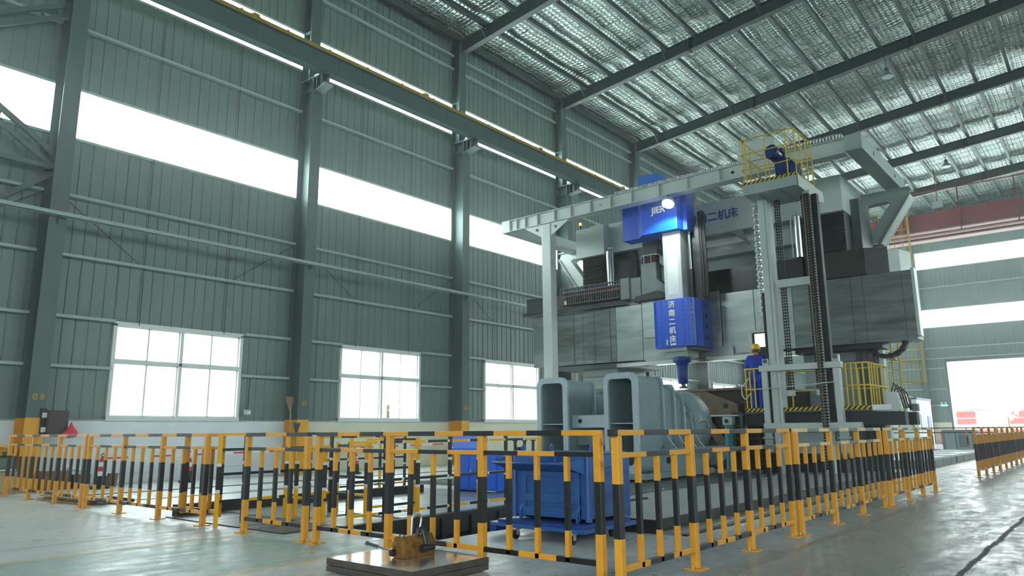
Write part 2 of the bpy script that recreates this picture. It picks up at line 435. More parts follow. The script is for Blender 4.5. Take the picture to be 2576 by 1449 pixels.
def text_mesh(name, body, size, mname, parent, loc, xdir, ydir, bold=0.0, depth=0.004, align='CENTER'):
    cu = bpy.data.curves.new(name, 'FONT'); cu.body = body; cu.size = size; cu.extrude = depth
    cu.align_x = align; cu.align_y = 'CENTER'
    ob = bpy.data.objects.new(name+'_src', cu); COL.objects.link(ob)
    dg = bpy.context.evaluated_depsgraph_get(); dg.update()
    me = bpy.data.meshes.new_from_object(ob.evaluated_get(dg))
    bpy.data.objects.remove(ob); bpy.data.curves.remove(cu)
    me.name = name
    if bold:
        bm = bmesh.new(); bm.from_mesh(me); src = bm.verts[:] + bm.edges[:] + bm.faces[:]
        for k_, (dx, dy) in enumerate(((bold,0),(-bold,0),(0,bold),(0,-bold),(bold*.7,bold*.7),(-bold*.7,-bold*.7))):
            g = bmesh.ops.duplicate(bm, geom=src)['geom']
            bmesh.ops.translate(bm, verts=[v for v in g if isinstance(v, bmesh.types.BMVert)], vec=(dx,dy,.0008*(k_+1)))
        bm.to_mesh(me); bm.free()
    xd = Vector(xdir); yd = Vector(ydir); zd = xd.cross(yd)
    R = Matrix((xd, yd, zd)).transposed()
    L = Vector(loc) - wloc(parent)
    for v in me.vertices: v.co = R @ v.co + L
    me.materials.clear(); me.materials.append(MATS[mname])
    o = bpy.data.objects.new(name, me); COL.objects.link(o); o.parent = parent
    return o
# ================================================================ THE HALL
YW, XE = 19.5, 62.0
XC = [6.0+7.0*k for k in range(-2, 9)]          # column lines -8 .. 62
X0 = -8.0
def zraf(y, x=24.0):                             # underside of the rafters; the pitch eases towards the far end
    s = min(.112, max(.068, .112-(x-20)*.00115)); b = 16.25-max(0,min(.22,(x-27)*.0105))
    return b + s*(19.5-y)
def zroof(y, x=24.0): return zraf(y,x)+0.92

# floor with the open pit cut out (real depth below)
PX0, PX1, PY0, PY1, PZ = 6.1, 10.4, 6.15, 7.82, -1.5
fl = MB()
for a, b in (((X0,-23.5),(XE,PY0)), ((X0,PY1),(XE,YW)), ((X0,PY0),(PX0,PY1)), ((PX1,PY0),(XE,PY1))):
    fl.add([(a[0],a[1],0),(b[0],a[1],0),(b[0],b[1],0),(a[0],b[1],0)], [(0,1,2,3)])
floor = sroot('floor')
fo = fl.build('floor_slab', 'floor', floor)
pit = MB()
pit.add([(PX0,PY0,0),(PX1,PY0,0),(PX1,PY1,0),(PX0,PY1,0),(PX0,PY0,PZ),(PX1,PY0,PZ),(PX1,PY1,PZ),(PX0,PY1,PZ)],
        [(0,1,5,4),(1,2,6,5),(2,3,7,6),(3,0,4,7),(4,5,6,7)])
pit.build('pit_lining', 'dark_concrete', floor)
for k in range(7):
    x = PX0+0.45+k*0.62
    MB().box((x-0.05,PY1-0.10,PZ),(x+0.05,PY1-0.01,-0.02)).build('pit_upright', 'black', floor)
MB().box((PX0-0.05,PY1-0.06,-0.26),(PX1+0.5,PY1+0.06,0.03)).build('pit_kerb', 'black', floor)
MB().box((PX0-0.10,PY0,-0.14),(PX0,PY1,0.012)).build('pit_kerb', 'dark_steel', floor)

# ---- wall_left: masonry plinth, cladding sheets, girts, rods
wl = sroot('wall_left', (0, YW, 0))
PL = 1.54
for i, x in enumerate(XC[:-1]):
    MB().box((x,YW-0.02,0),(x+7,YW+0.24,PL)).build('plinth', 'white_wall' if x < 13 else 'cream_wall', wl)
MB().box((X0,YW-0.05,PL-0.02),(XE,YW+0.24,PL+0.02)).build('plinth_cap', 'concrete', wl)
SW = 0.875
def sheet_mesh(h, wdt=SW, mname='clad'):
    mb = MB(); pts = [(0,-.03),(.012,-.03),(.03,0)]
    for q in (wdt/3, 2*wdt/3): pts += [(q-.022,0),(q-.010,-.022),(q+.010,-.022),(q+.022,0)]
    pts += [(wdt-.03,0),(wdt-.012,-.03),(wdt,-.03)]
    n = len(pts)
    mb.add([(x,y,0) for x,y in pts]+[(x,y,h) for x,y in pts], [(i,i+1,n+i+1,n+i) for i in range(n-1)])
    me = bpy.data.meshes.new('cladding_sheet')
    me.from_pydata([tuple(v) for v in mb.v], [], mb.f); me.materials.append(MATS[mname])
    return me
def put_sheet(me, loc, parent, rotz=0):
    o = bpy.data.objects.new('cladding_sheet', me); COL.objects.link(o); o.parent = parent
    o.location = Vector(loc)-wloc(parent); o.rotation_euler = (0,0,rotz)
S1B, S1T, S2B, S2T = 8.47, 9.79, 12.87, 14.19
WZ0, WZ1 = 1.58, 3.94
me_low = sheet_mesh(S1B-PL); me_low2 = sheet_mesh(S1B-WZ1); me_mid = sheet_mesh(S2B-S1T); me_top = sheet_mesh(zroof(YW)-S2T)
for x in XC[:-1]:
    for k in range(8):
        xx = x+k*SW
        if 2 <= k <= 5: put_sheet(me_low2, (xx,YW,WZ1), wl)
        else: put_sheet(me_low, (xx,YW,PL), wl)
        put_sheet(me_mid, (xx,YW,S1T), wl); put_sheet(me_top, (xx,YW,S2T), wl)
    cx0, cx1 = x+0.2, x+6.8
    for zz in (5.48, 6.97, 11.38, 15.65, 16.22):
        MB().box((cx0,YW-0.19,zz-0.035),(cx1,YW-0.03,zz+0.035)).build('girt', 'girt', wl)
    for zz in (2.80, 3.99):
        MB().box((cx0,YW-0.19,zz-0.035),(x+1.72,YW-0.03,zz+0.035)).build('girt', 'girt', wl)
        MB().box((x+5.30,YW-0.19,zz-0.035),(cx1,YW-0.03,zz+0.035)).build('girt', 'girt', wl)
    for fr in (2.33, 4.67):
        MB().cyl((x+fr,YW-0.10,WZ1),(x+fr,YW-0.10,S1B),0.010,n=6).build('sag_rod','dark_rod',wl)
        MB().cyl((x+fr,YW-0.10,S1T),(x+fr,YW-0.10,S2B),0.010,n=6).build('sag_rod','dark_rod',wl)
        MB().cyl((x+fr,YW-0.10,S2T),(x+fr,YW-0.10,16.2),0.010,n=6).build('sag_rod','dark_rod',wl)
    MB().cyl((x+0.2,YW-0.14,6.93),(x+2.2,YW-0.14,5.52),0.010,n=6).build('tie_rod','dark_rod',wl)
    MB().cyl((x+6.8,YW-0.14,6.93),(x+4.8,YW-0.14,5.52),0.010,n=6).build('tie_rod','dark_rod',wl)

# ---- windows: one lower window and two daylight strips per bay
NW = [0]
def window_root(loc):
    NW[0] += 1
    return sroot('window_%d' % NW[0], loc)
def lower_window(x0, x1, z0, z1, y):
    w_ = window_root(((x0+x1)/2, y, z0)); f = 0.055
    fr = MB()
    fr.box((x0-.03,y-.10,z1-.05),(x1+.03,y+.06,z1+.06)); fr.box((x0-.03,y-.12,z0-.06),(x1+.03,y+.06,z0+.05))
    fr.box((x0-.03,y-.10,z0),(x0+f,y+.06,z1)); fr.box((x1-f,y-.10,z0),(x1+.03,y+.06,z1))
    xm = (x0+x1)/2; zm = z0+(z1-z0)*0.60
    fr.box((xm-.04,y-.09,z0),(xm+.04,y+.05,z1)); fr.box((x0,y-.09,zm-.04),(x1,y+.05,zm+.04))
    fr.build('window_frame', 'frame_white', w_)
    for a, b in ((x0+f, xm-.04), (xm+.04, x1-f)):
        m_ = (a+b)/2
        for p, q, yo in ((a, m_, 0), (m_, b, .03)):
            for za, zb in ((z0+.05, zm-.04), (zm+.04, z1-.05)):
                s = MB(); t = .028
                s.box((p,y-.05+yo,za),(p+t,y-.01+yo,zb)); s.box((q-t,y-.05+yo,za),(q,y-.01+yo,zb))
                s.box((p,y-.05+yo,za),(q,y-.01+yo,za+t)); s.box((p,y-.05+yo,zb-t),(q,y-.01+yo,zb))
                sa = s.build('sash', 'frame_white', w_)
                MB().box((p+t,y-.034+yo,za+t),(q-t,y-.028+yo,zb-t)).build('pane', 'glass', sa)
def strip_window(x0, x1, z0, z1, y, sgn=1):
    w_ = window_root(((x0+x1)/2, y, z0))
    MB().box((x0,y+.02*sgn,z0),(x1,y+.03*sgn,z1)).build('pane', 'day_panel', w_)
    for zz in (z0, z1):
        MB().box((x0,y-.04*sgn,zz-.035),(x1,y+.05*sgn,zz+.035)).build('window_frame', 'girt', w_)
for x in XC[:-1]:
    lower_window(x+1.75, x+5.25, WZ0, WZ1, YW)
    strip_window(x, x+7, S1B, S1T, YW); strip_window(x, x+7, S2B, S2T, YW)

# ---- wall_far: end wall with the open door
we = sroot('wall_far', (XE, 0, 0))
DY0, DY1, DZ = 1.6, 9.87, 5.95
T1B, T1T, T2B, T2T = 8.5, 9.87, 12.96, 14.28
MB().box((XE-.02,DY1,0),(XE+.24,YW,PL)).build('plinth','cream_wall',we)
MB().box((XE-.02,-23.5,0),(XE+.24,DY0,PL)).build('plinth','cream_wall',we)
a1 = sheet_mesh(T1B-PL,mname='clad_end'); a2 = sheet_mesh(T1B-DZ,mname='clad_end'); a3 = sheet_mesh(T2B-T1T,mname='clad_end')
me_u = sheet_mesh(4.6,mname='clad_end')
k = 0; y = YW
while y > -23.4:
    yb = y-SW
    if y <= DY1+0.01 and y > DY0: put_sheet(a2,(XE,y,DZ),we,-PI/2)
    elif y > DY1 and yb < DY1-0.01:
        put_sheet(a2,(XE,y,DZ),we,-PI/2)
        MB().box((XE,DY1,PL),(XE+.03,y,DZ)).build('cladding_sheet','clad_end',we)
    else: put_sheet(a1,(XE,y,PL),we,-PI/2)
    put_sheet(a3,(XE,y,T1T),we,-PI/2); put_sheet(me_u,(XE,y,T2T),we,-PI/2)
    y = yb
for zz in (6.18, 6.95, 11.5, 15.6):
    MB().box((XE-.19,-23.4,zz-.035),(XE-.03,YW-.1,zz+.035)).build('girt','girt',we)
for zz in (2.78, 3.95, 5.46):
    MB().box((XE-.19,DY1+.1,zz-.035),(XE-.03,YW-.1,zz+.035)).build('girt','girt',we)
for yy in (11.25, -2.0, -9.0, -16.0):
    c = MB(); c.box((XE-.62,yy-.17,0),(XE-.60,yy+.17,16.8)); c.box((XE-.22,yy-.17,0),(XE-.20,yy+.17,16.8)); c.box((XE-.60,yy-.01,0),(XE-.22,yy+.01,16.8))
    c.build('wind_post','steel_green',we)
dr = sroot('door_1', (XE, (DY0+DY1)/2, 0))
d = MB(); d.box((XE-.12,DY1-.06,0),(XE+.14,DY1+.06,DZ)); d.box((XE-.12,DY0-.06,0),(XE+.14,DY0+.06,DZ)); d.box((XE-.12,DY0,DZ-.04),(XE+.14,DY1,DZ+.10))
d.build('door_frame','steel_green',dr)
def end_strip(z0, z1):
    w_ = window_root((XE, 0, z0))
    MB().box((XE+.02,-23.4,z0),(XE+.03,YW,z1)).build('pane','day_panel',w_)
    for zz in (z0,z1): MB().box((XE-.04,-23.4,zz-.03),(XE+.05,YW,zz+.03)).build('window_frame','girt',w_)
end_strip(T1B,T1T); end_strip(T2B,T2T)

# ---- wall_right and wall_near, outside the frame but standing there
YR = -23.5
wr = sroot('wall_right', (0,YR,0))
for za, zb in ((0,S1B),(S1T,S2B),(S2T,zroof(YW)+.2)):
    MB().box((X0,YR-.1,za),(XE,YR,zb)).build('cladding','clad',wr)
for x in XC[:-1]:
    strip_window(x,x+7,S1B,S1T,YR,-1); strip_window(x,x+7,S2B,S2T,YR,-1)
wn = sroot('wall_near', (X0,0,0))
MB().box((X0-.1,-23.5,0),(X0,-7,19.4)).build('cladding','clad',wn)
MB().box((X0-.1,3,0),(X0,YW,19.4)).build('cladding','clad',wn)
MB().box((X0-.1,-7,6.0),(X0,3,19.4)).build('cladding','clad',wn)  # door gap below, added in the unseen wall to light camera-facing sides

# ---- ceiling: quilted foil over purlins over rafters
YRIDGE = -2.0
ce = sroot('ceiling', (0,0,16))
PUR = [19.1-1.4*k for k in range(16)]
def foil_z(x, y):
    u = ((19.1-y)/1.4) % 1.0; b = (x-XC[0]) % 7.0; s = abs(b/7.0*2-1)
    sag = 0.05*math.sin(PI*u)**2
    drop = 0.09*(1-s**5)
    wob = 0.02*math.sin(x*2.3+1.7*y)+0.018*math.sin(3.1*y-1.1*x+0.6)+0.012*math.sin(5.3*x+4.1*y)
    return zroof(y,x)-sag-drop+0.05+wob
fb = MB(); ny = 16*7; nx = 10*22
ys = [YW+0.1-(YW+0.1-YRIDGE)*j/ny for j in range(ny+1)]
xs = [X0+(XE-X0)*i/nx for i in range(nx+1)]
vs = [(x,y,foil_z(x,y)) for x in xs for y in ys]
fb.add(vs, [(i*(ny+1)+j, (i+1)*(ny+1)+j, (i+1)*(ny+1)+j+1, i*(ny+1)+j+1) for i in range(nx) for j in range(ny)], 0, True)
zr = zroof(YRIDGE)
for a_, b_ in zip(XC[:-1],XC[1:]):
    fb.add([(a_,YRIDGE,zroof(YRIDGE,a_)),(b_,YRIDGE,zroof(YRIDGE,b_)),(b_,YR,zroof(YW,b_)),(a_,YR,zroof(YW,a_))], [(0,1,2,3)])
fb.build('foil_insulation','foil',ce)
rc = MB().box((X0-.2,YR-.2,zr+.35),(XE+.2,YW+.3,zr+.4)); rc.build('roof_sheeting','clad',ce)
for y in PUR:
    m_ = MB()
    for a_, b_ in zip(XC[:-1],XC[1:]):
        za, zb = zroof(y,a_)-.17, zroof(y,b_)-.17
        m_.bar((a_,y,za-.125),(b_,y,zb-.125),.06,.25).bar((a_,y+.01,za-.241),(b_,y+.01,zb-.241),.14,.018)
    m_.build('purlin','purlin',ce)
for k, x in enumerate(XC):
    r = MB()
    for ya, yb in ((19.15,YRIDGE),):
        za, zb = zraf(ya,x), zraf(yb,x)
        r.bar((x,ya,za+.01),(x,yb,zb+.01),.26,.02); r.bar((x,ya,za+.53),(x,yb,zb+.53),.26,.02); r.bar((x,ya,za+.27),(x,yb,zb+.27),.012,.52)
    r.bar((x,YRIDGE,zraf(YRIDGE,x)+.24),(x,YR+.3,zraf(YW,x)+.24),.26,.48)
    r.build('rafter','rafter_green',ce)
    for y in PUR[1::3]:
        MB().bar((x+.05,y,zraf(y,x)+.04),(x+.62,y,zroof(y,x)-.36),.04,.04).bar((x-.05,y,zraf(y,x)+.04),(x-.62,y,zroof(y,x)-.36),.04,.04).build('fly_brace','rafter_green',ce)
    for y in (12.4, 5.4):
        MB().box((x-.15,y-.03,zraf(y,x)-.05),(x+.15,y+.03,zraf(y,x)+.5)).build('splice_plate','rafter_green',ce)
for i, x in enumerate(XC[:-1]):
    for q in (1.0,1.7,2.33,3.1,3.9,4.67,5.4,6.1):
        k_ = .34 if q in (2.33,4.67) else .12
        MB().cyl((x+q,19.1,zroof(19.1,x+q)-k_),(x+q,YRIDGE,zroof(YRIDGE,x+q)-k_),.008,n=5).build('sag_rod','dark_rod',ce)
    MB().cyl((x+.1,19.0,zraf(19.0,x)+.5),(x+6.9,16.3,zraf(16.3,x)+.5),.008,n=5).build('tie_rod','dark_rod',ce)

# ---- columns of the left row
COLNAMES = {6.0:'08',13.0:'07',20.0:'06',27.0:'05',34.0:'04',41.0:'03',48.0:'02',55.0:'01'}
CLAB = {-8.0:'green steel column nearest the camera end wall', -1.0:'green steel column next left of the one stencilled 08',
 6.0:'green steel column stencilled 08 with yellow base', 13.0:'green steel column stencilled 07 with yellow base and brooms leaning on it',
 20.0:'green steel column stencilled 06 with yellow base', 27.0:'green steel column next beyond the one stencilled 06',
 34.0:'green steel column second beyond the one stencilled 06', 41.0:'green steel column third beyond the one stencilled 06',
 48.0:'green steel column fourth beyond the one stencilled 06', 55.0:'green steel column fifth beyond the one stencilled 06', 62.0:'green steel corner column at the far end wall'}
def ibeam_col(x, yf, yb, z0, z1, wd=.38):
    m = MB(); m.box((x-wd/2,yf,z0),(x+wd/2,yf+.022,z1)); m.box((x-wd/2,yb-.022,z0),(x+wd/2,yb,z1)); m.box((x-.008,yf+.022,z0),(x+.008,yb-.022,z1)); return m
for x in XC[1:]:
    xx = x if x < 61 else x-.25
    t = thing('steel_column',(xx,19.1,0),CLAB[x],'column','columns along the left wall')
    ibeam_col(xx,18.8,19.44,1.57,12.44).build('lower_shaft','steel_green',t)
    b = ibeam_col(xx,18.795,19.445,0,1.57,.39); b.build('painted_base','base_yellow',t)
    ibeam_col(xx,19.04,19.44,12.44,zraf(19.2,xx)+.48,.38).box((xx-.19,18.8,12.42),(xx+.19,19.44,12.45)).build('upper_shaft','steel_green',t)
    MB().box((xx-.17,19.06,14.15),(xx+.17,19.42,14.17)).box((xx-.17,18.82,12.0),(xx+.17,19.42,12.02)).build('stiffener','steel_green',t)
    c = MB(); c.prism([(18.8,11.92),(18.18,12.05),(18.18,12.08),(18.8,11.95)],'x',xx-.17,xx+.17)
    c.box((xx-.17,18.16,12.42),(xx+.17,18.8,12.50)); c.prism([(18.8,11.94),(18.2,12.06),(18.2,12.43),(18.8,12.43)],'x',xx-.008,xx+.008)
    c.box((xx-.16,18.66,11.95),(xx+.16,18.675,12.43)); c.box((xx-.16,18.42,12.02),(xx+.16,18.435,12.43))
    c.build('corbel','steel_green',t)
    if x in COLNAMES and x < 30:
        text_mesh('stencilled_number', ' '.join(COLNAMES[x]) if x==6.0 else COLNAMES[x], .19, 'stencil', t, (xx+.02,18.792,2.03), (1,0,0),(0,0,1), .004, .001)

# ---- crane runway beam on the corbels
t = thing('crane_runway_beam',(27,18.45,12.45),'long dark green crane runway beam carried on the left column corbels','beam')
MB().box((X0,18.30,12.50),(XE-.3,18.62,12.525)).build('bottom_flange','steel_green',t)
MB().box((X0,18.28,13.12),(XE-.3,18.64,13.145)).build('top_flange','steel_green',t)
MB().box((X0,18.36,12.525),(XE-.3,18.375,13.12)).build('web','steel_green',t)
for i in range(69):
    x = X0+.5+i
    MB().box((x-.006,18.375,12.525),(x+.006,18.59,13.12)).box((x-.02,18.352,12.525),(x+.02,18.36,13.12)).build('stiffener','steel_green',t)
MB().box((X0,18.42,13.145),(XE-.3,18.50,13.26)).build('rail','rail_yellow',t)
MB().box((X0,18.26,13.13),(XE-.3,18.285,13.25)).build('conductor_bar','rail_yellow',t)
for x in [X0+.9+1.55*i for i in range(44)]:
    MB().box((x-.04,18.28,13.24),(x+.04,18.36,13.28)).prism([(18.29,13.27),(18.35,13.27),(18.32,13.33)],'x',x-.03,x+.03).build('rail_clip','rail_yellow',t)
for x in [10.4,17.3,24.2,31.1,38.0]:
    MB().box((x-.16,18.3,13.15),(x+.16,18.42,13.30)).cyl((x-.1,18.3,13.30),(x+.1,18.3,13.30),.05).build('rail_stop','rail_yellow',t)

# ---- cable channel along the columns
t = thing('cable_channel',(10,18.7,6.2),'long pale steel cable channel on brackets across the left columns','channel')
MB().box((X0,18.62,6.22),(34,18.74,6.235)).box((X0,18.62,6.22),(34,18.628,6.325)).box((X0,18.73,6.22),(34,18.74,6.325)).build('channel','girt',t)
for x in XC[1:6]:
    MB().prism([(18.62,6.22),(18.79,6.22),(18.79,6.05)],'x',x-.02,x+.02).build('bracket','steel_green',t)

# ---- bracing in the bay left of column 08
br = thing('portal_brace',(4.7,19.15,6.4),'dark green laced diagonal bracing left of the column stencilled 08','brace')
def lattice(p, q, off, n):
    p = Vector(p); q = Vector(q); o = Vector(off)
    MB().bar(p,q,.10,.12).build('chord','steel_green',br); MB().bar(p+o,q+o,.10,.12).build('chord','steel_green',br)
    for i in range(n):
        a = p.lerp(q,(i+.5)/n); MB().bar(a,a+o,.05,.06).build('lacing','steel_green',br)
lattice((5.9,19.15,7.50),(-.8,19.15,11.9),(0.05,0,.30),8)
lattice((-.8,19.15,7.50),(1.9,19.15,9.3),(-.05,0,.30),3)
lattice((5.8,19.15,11.44),(-.8,19.15,7.5),(-.08,0,.27),7)
lattice((5.9,19.15,7.36),(-.9,19.15,1.7),(.0,.2,0),6)
MB().bar((5.85,19.15,7.5),(-.85,19.15,7.5),.12,.12).build('strut','steel_green',br)

# ---- hanging bay lamps
def bay_lamp(x, y, zl, zt, label):
    t = thing('bay_lamp',(x,y,zl),label,'lamp','bay lamps under the rafters')
    MB().lathe((x,y,zl),[(.24,0),(.245,.015),(.22,.10),(.13,.22),(.10,.26)],20).build('shade','lamp_shade',t)
    MB().lathe((x,y,zl+.26),[(.09,0),(.10,.03),(.10,.16),(.03,.2)],14).build('ballast','steel_green',t)
    MB().cyl((x-.06,y,zl+.44),(x-.06,y,zt),.008,n=6).cyl((x+.06,y,zl+.44),(x+.06,y,zt),.008,n=6).build('hanger','dark_rod',t)
    MB().lathe((x,y,zl+.06),[(.02,0),(.06,.04),(.05,.14),(.02,.18)],12).build('bulb','frame_white',t)
bay_lamp(34.0,6.35,16.5,zraf(6.35,34),'dome bay lamp hanging from the rafter nearer the camera')
bay_lamp(48.0,6.39,16.25,zraf(6.39,48),'dome bay lamp hanging from the rafter nearer the far wall')

# ---- red overhead crane near the far wall
t = thing('overhead_crane',(48.5,0,12.2),'dark red overhead bridge crane spanning the hall near the far wall','crane')
for gx, nm in ((48.0,'girder'),(50.2,'girder')):
    g = MB(); g.box((gx-.02,-20,12.56),(gx+.55,18.0,13.68)); g.build(nm,'red_crane',t)
    MB().box((gx-.20,-20,12.50),(gx+.6,18.0,12.56)).build('girder_flange','red_crane_lit',t)
MB().box((47.5,-20,12.14),(47.7,18.0,12.24)).build('walkway_rail','red_crane_lit',t)
MB().box((47.7,-20,12.24),(48.0,18.0,12.36)).build('walkway','red_crane',t)
MB().box((47.7,-20,14.86),(47.76,18.0,14.92)).build('handrail','red_crane',t)
for i in range(14):
    y = 17-2.75*i
    MB().box((47.70,y-.03,12.3),(47.76,y+.03,14.9)).build('handrail_post','red_crane',t)
    MB().prism([(47.62,12.6),(47.98,12.6),(47.98,13.5)],'y',y-.03,y+.03).build('gusset','red_crane',t)
MB().box((47.4,18.0,12.7),(51.2,18.2,13.3)).box((47.5,18.2,13.3),(51.1,18.6,13.6)).build('end_carriage','red_crane',t)
MB().box((47.4,-20.9,12.6),(51.2,-20.0,13.2)).build('end_carriage','red_crane',t)
MB().box((47.45,6.75,13.75),(47.65,7.3,14.15)).build('control_box','galv',t)
MB().box((47.52,7.0,14.15),(47.56,7.04,16.2)).build('control_hanger','red_crane',t)

# ---- outdoors, seen through the door and the windows
og = MB()
for xa, ya, xb, yb in ((-120,-140,220,YR),(-120,YW+.2,220,160),(-120,YR,X0-.05,YW+.2),(XE,YR,220,YW+.2)):
    og.add([(xa,ya,-.03),(xb,ya,-.03),(xb,yb,-.03),(xa,yb,-.03)],[(0,1,2,3)])
og = og.build('ground','out_ground')
structure(og)
t = thing('boundary_building',(95,10,0),'washed-out white and pink building outside the far door','building')
MB().box((95,-14,0),(103,30,3.0)).build('wall','out_white',t)
MB().prism([(94.6,3.0),(95.3,3.35),(103,3.5),(103,3.0)],'y',-14,30).build('roof','out_white',t)
for i in range(44):
    MB().box((94.6,-14+i,3.02),(95.0,-13.45+i,3.14)).build('eave_tile','out_white',t)
for a, b in ((12.9,14.7),(5.5,9.8),(-2,2)):
    MB().box((94.9,a,1.5),(95.0,b,2.8)).build('window','out_pink',t)
    MB().box((94.85,a,2.1),(94.9,b,2.16)).build('window_bar','out_white',t)
MB().box((90,-14,0),(90.2,30,.9)).build('low_wall','out_pink',t)
def tree(x, y, h, r, label, n=260, zc=None):
    t = thing('tree',(x,y,0),label,'tree','trees outside')
    MB().cyl((x,y,0),(x,y,h*.6),.12,.06,8).build('trunk','bark',t)
    b = MB(); zc = zc or h*.72
    for i in range(n*2):
        while True:
            p = Vector((rnd.uniform(-1,1),rnd.uniform(-1,1),rnd.uniform(-1,1)))
            if p.length < 1: break
        p = Vector((x+p.x*r,y+p.y*r,zc+p.z*r*.8)); a = Vector((rnd.gauss(0,1),rnd.gauss(0,1),rnd.gauss(0,1))).normalized(); c = a.orthogonal().normalized()*.12; d_ = a.cross(c)
        b.add([p+c,p+d_*.8,p-c,p-d_*.8],[(0,1,2,3)])
    o = b.build('foliage','leaf',t); o['kind'] = 'stuff'
tree(88,6.0,5.2,2.2,'pale green tree outside the far door')
tree(88,9.2,3.6,1.0,'small pale shrub outside the far door, left of the tree',120)
tree(17.9,24.5,3.4,1.0,'leafy shrub outside the window between columns 07 and 06, left one',60,1.9)
tree(22.5,26.0,4.0,1.2,'leafy shrub outside the window between columns 07 and 06, right one',50,2.2)
tree(21.0,25.5,2.4,.9,'leafy shrub outside the window between columns 07 and 06, low middle one',30,1.3)
# portals guide the daylight sampling through the openings
def portal(name, loc, sx, sy, rot):
    l = bpy.data.lights.new(name,'AREA'); l.shape = 'RECTANGLE'; l.size = sx; l.size_y = sy; l.cycles.is_portal = True
    o = bpy.data.objects.new(name,l); COL.objects.link(o); o.location = loc; o.rotation_euler = rot
portal('door_portal',(XE+.3,(DY0+DY1)/2,DZ/2),DZ,DY1-DY0,(0,PI/2,0))
portal('near_door_portal',(X0-.3,-2,3),6,10,(0,-PI/2,0))
for x in XC[1:6]:
    portal('window_portal',(x+3.5,YW+.2,(WZ0+WZ1)/2),3.5,WZ1-WZ0,(-PI/2,0,0))
# thin scattering volume added in place of lens veil and window glow
hm = bpy.data.materials.new('veil_volume'); hm.use_nodes = True; t_ = hm.node_tree
for n in list(t_.nodes): t_.nodes.remove(n)
o_ = t_.nodes.new('ShaderNodeOutputMaterial'); v_ = t_.nodes.new('ShaderNodeVolumeScatter')
v_.inputs['Color'].default_value = (.9,1,.98,1); v_.inputs['Density'].default_value = 0.0021; v_.inputs['Anisotropy'].default_value = 0.8
t_.links.new(v_.outputs[0],o_.inputs['Volume']); MATS['haze'] = hm
h_ = MB().box((X0-.3,YR-.4,-1.7),(XE+.4,YW+.35,20)).build('veil_volume','haze'); tag(h_,'thin scattering volume added across the whole hall for lens veil','haze'); h_['kind'] = 'stuff'
# ================================================================ THE GANTRY MILL
mill = thing('gantry_milling_machine',(22.4,10.6,0),'huge grey gantry milling machine with blue headstock and wide crossbeam','machine')
YC = 10.6
# uprights with their lower casings, top boxes, bellows
for nm, ya, yb, s in (('left',13.97,15.5,1),('right',5.83,7.4,-1)):
    MB().box((22.85,ya,0),(24.9,yb,3.45)).build('upright','mach_grey',mill,.02)
    for zz in (0.9,1.6,2.4,3.1):
        MB().box((22.83,ya+.02,zz),(22.85,yb-.02,zz+.02)).build('casing_seam','dull_steel',mill)
    MB().box((23.0,ya+.05,3.45),(24.7,yb-.05,7.6)).build('guide_column','bellow',mill)
ybl = ((13.97,15.2),(5.69,6.92))
for ya, yb in ybl:
    MB().box((22.2,ya,7.5),(24.5,yb,8.6)).build('top_housing','mach_white',mill,.015)
    b = MB()
    yy0, yy1 = (14.2,15.05) if ya > 10 else (5.74,6.85)
    for i in range(22):
        z0 = 6.3+1.2*i/22
        b.prism([(22.42,z0),(22.34,z0+.012),(22.40,z0+.05),(22.42,z0+.0545),(23.0,z0+.0545),(23.0,z0)],'y',yy0,yy1)
    b.build('bellows','bellow',mill)
MB().box((22.9,13.05,6.3),(23.1,14.2,7.6)).build('guide_cover','black',mill)
MB().box((22.9,6.9,6.3),(23.1,7.3,7.6)).build('guide_cover','black',mill)
MB().box((23.0,5.45,6.4),(24.2,5.69,8.0)).build('guide_cover','dull_steel',mill)
MB().box((22.7,14.45,8.6),(23.3,14.85,8.82)).build('junction_box','mach_grey',mill,.01)
# counterweight cylinders
for y, sg in ((13.79,-1),(7.05,1)):
    MB().cyl((22.25,y,6.28),(22.25,y,7.56),.115,n=18).lathe((22.25,y,7.56),[(.115,0),(.09,.03),(.02,.05)],18).build('balance_cylinder','chrome',mill)
    MB().tube([(22.2,y,7.6),(22.2,y,7.67),(22.2,y+.18*sg,7.67),(22.2,y+.18*sg,7.6),(22.2,y+.18*sg,6.3)],.022).build('balance_pipe','galv',mill)
# top bridge with the maker's lettering
MB().box((22.6,6.9,7.6),(23.0,14.0,8.72)).build('bridge_front','mach_white',mill,.01)
MB().box((23.0,6.9,7.5),(24.4,14.0,8.70)).build('bridge_box','mach_grey',mill)
MB().box((23.15,7.3,6.96),(23.5,13.97,7.32)).build('bridge_ledge','mach_white',mill)
MB().box((23.5,7.3,6.2),(23.9,13.97,7.0)).build('bridge_lower_beam','mach_grey',mill)
for y in (8.95, 10.4, 12.0):
    MB().add([(22.62,y+.42,7.6),(22.62,y-.02,7.6),(23.15,y+.2,7.6),(23.15,y-.05,7.15)],[(0,1,3),(0,3,2),(1,2,3),(0,2,1)]).build('gusset','mach_grey',mill)
text_mesh('bridge_lettering','济南二机床',.36,'letter_blue',mill,(22.592,9.92,8.18),(0,-1,0),(0,0,1),.008,.002)
MB().box((22.594,8.78,7.98),(22.599,11.05,8.40)).build('lettering_panel','mach_white',mill)
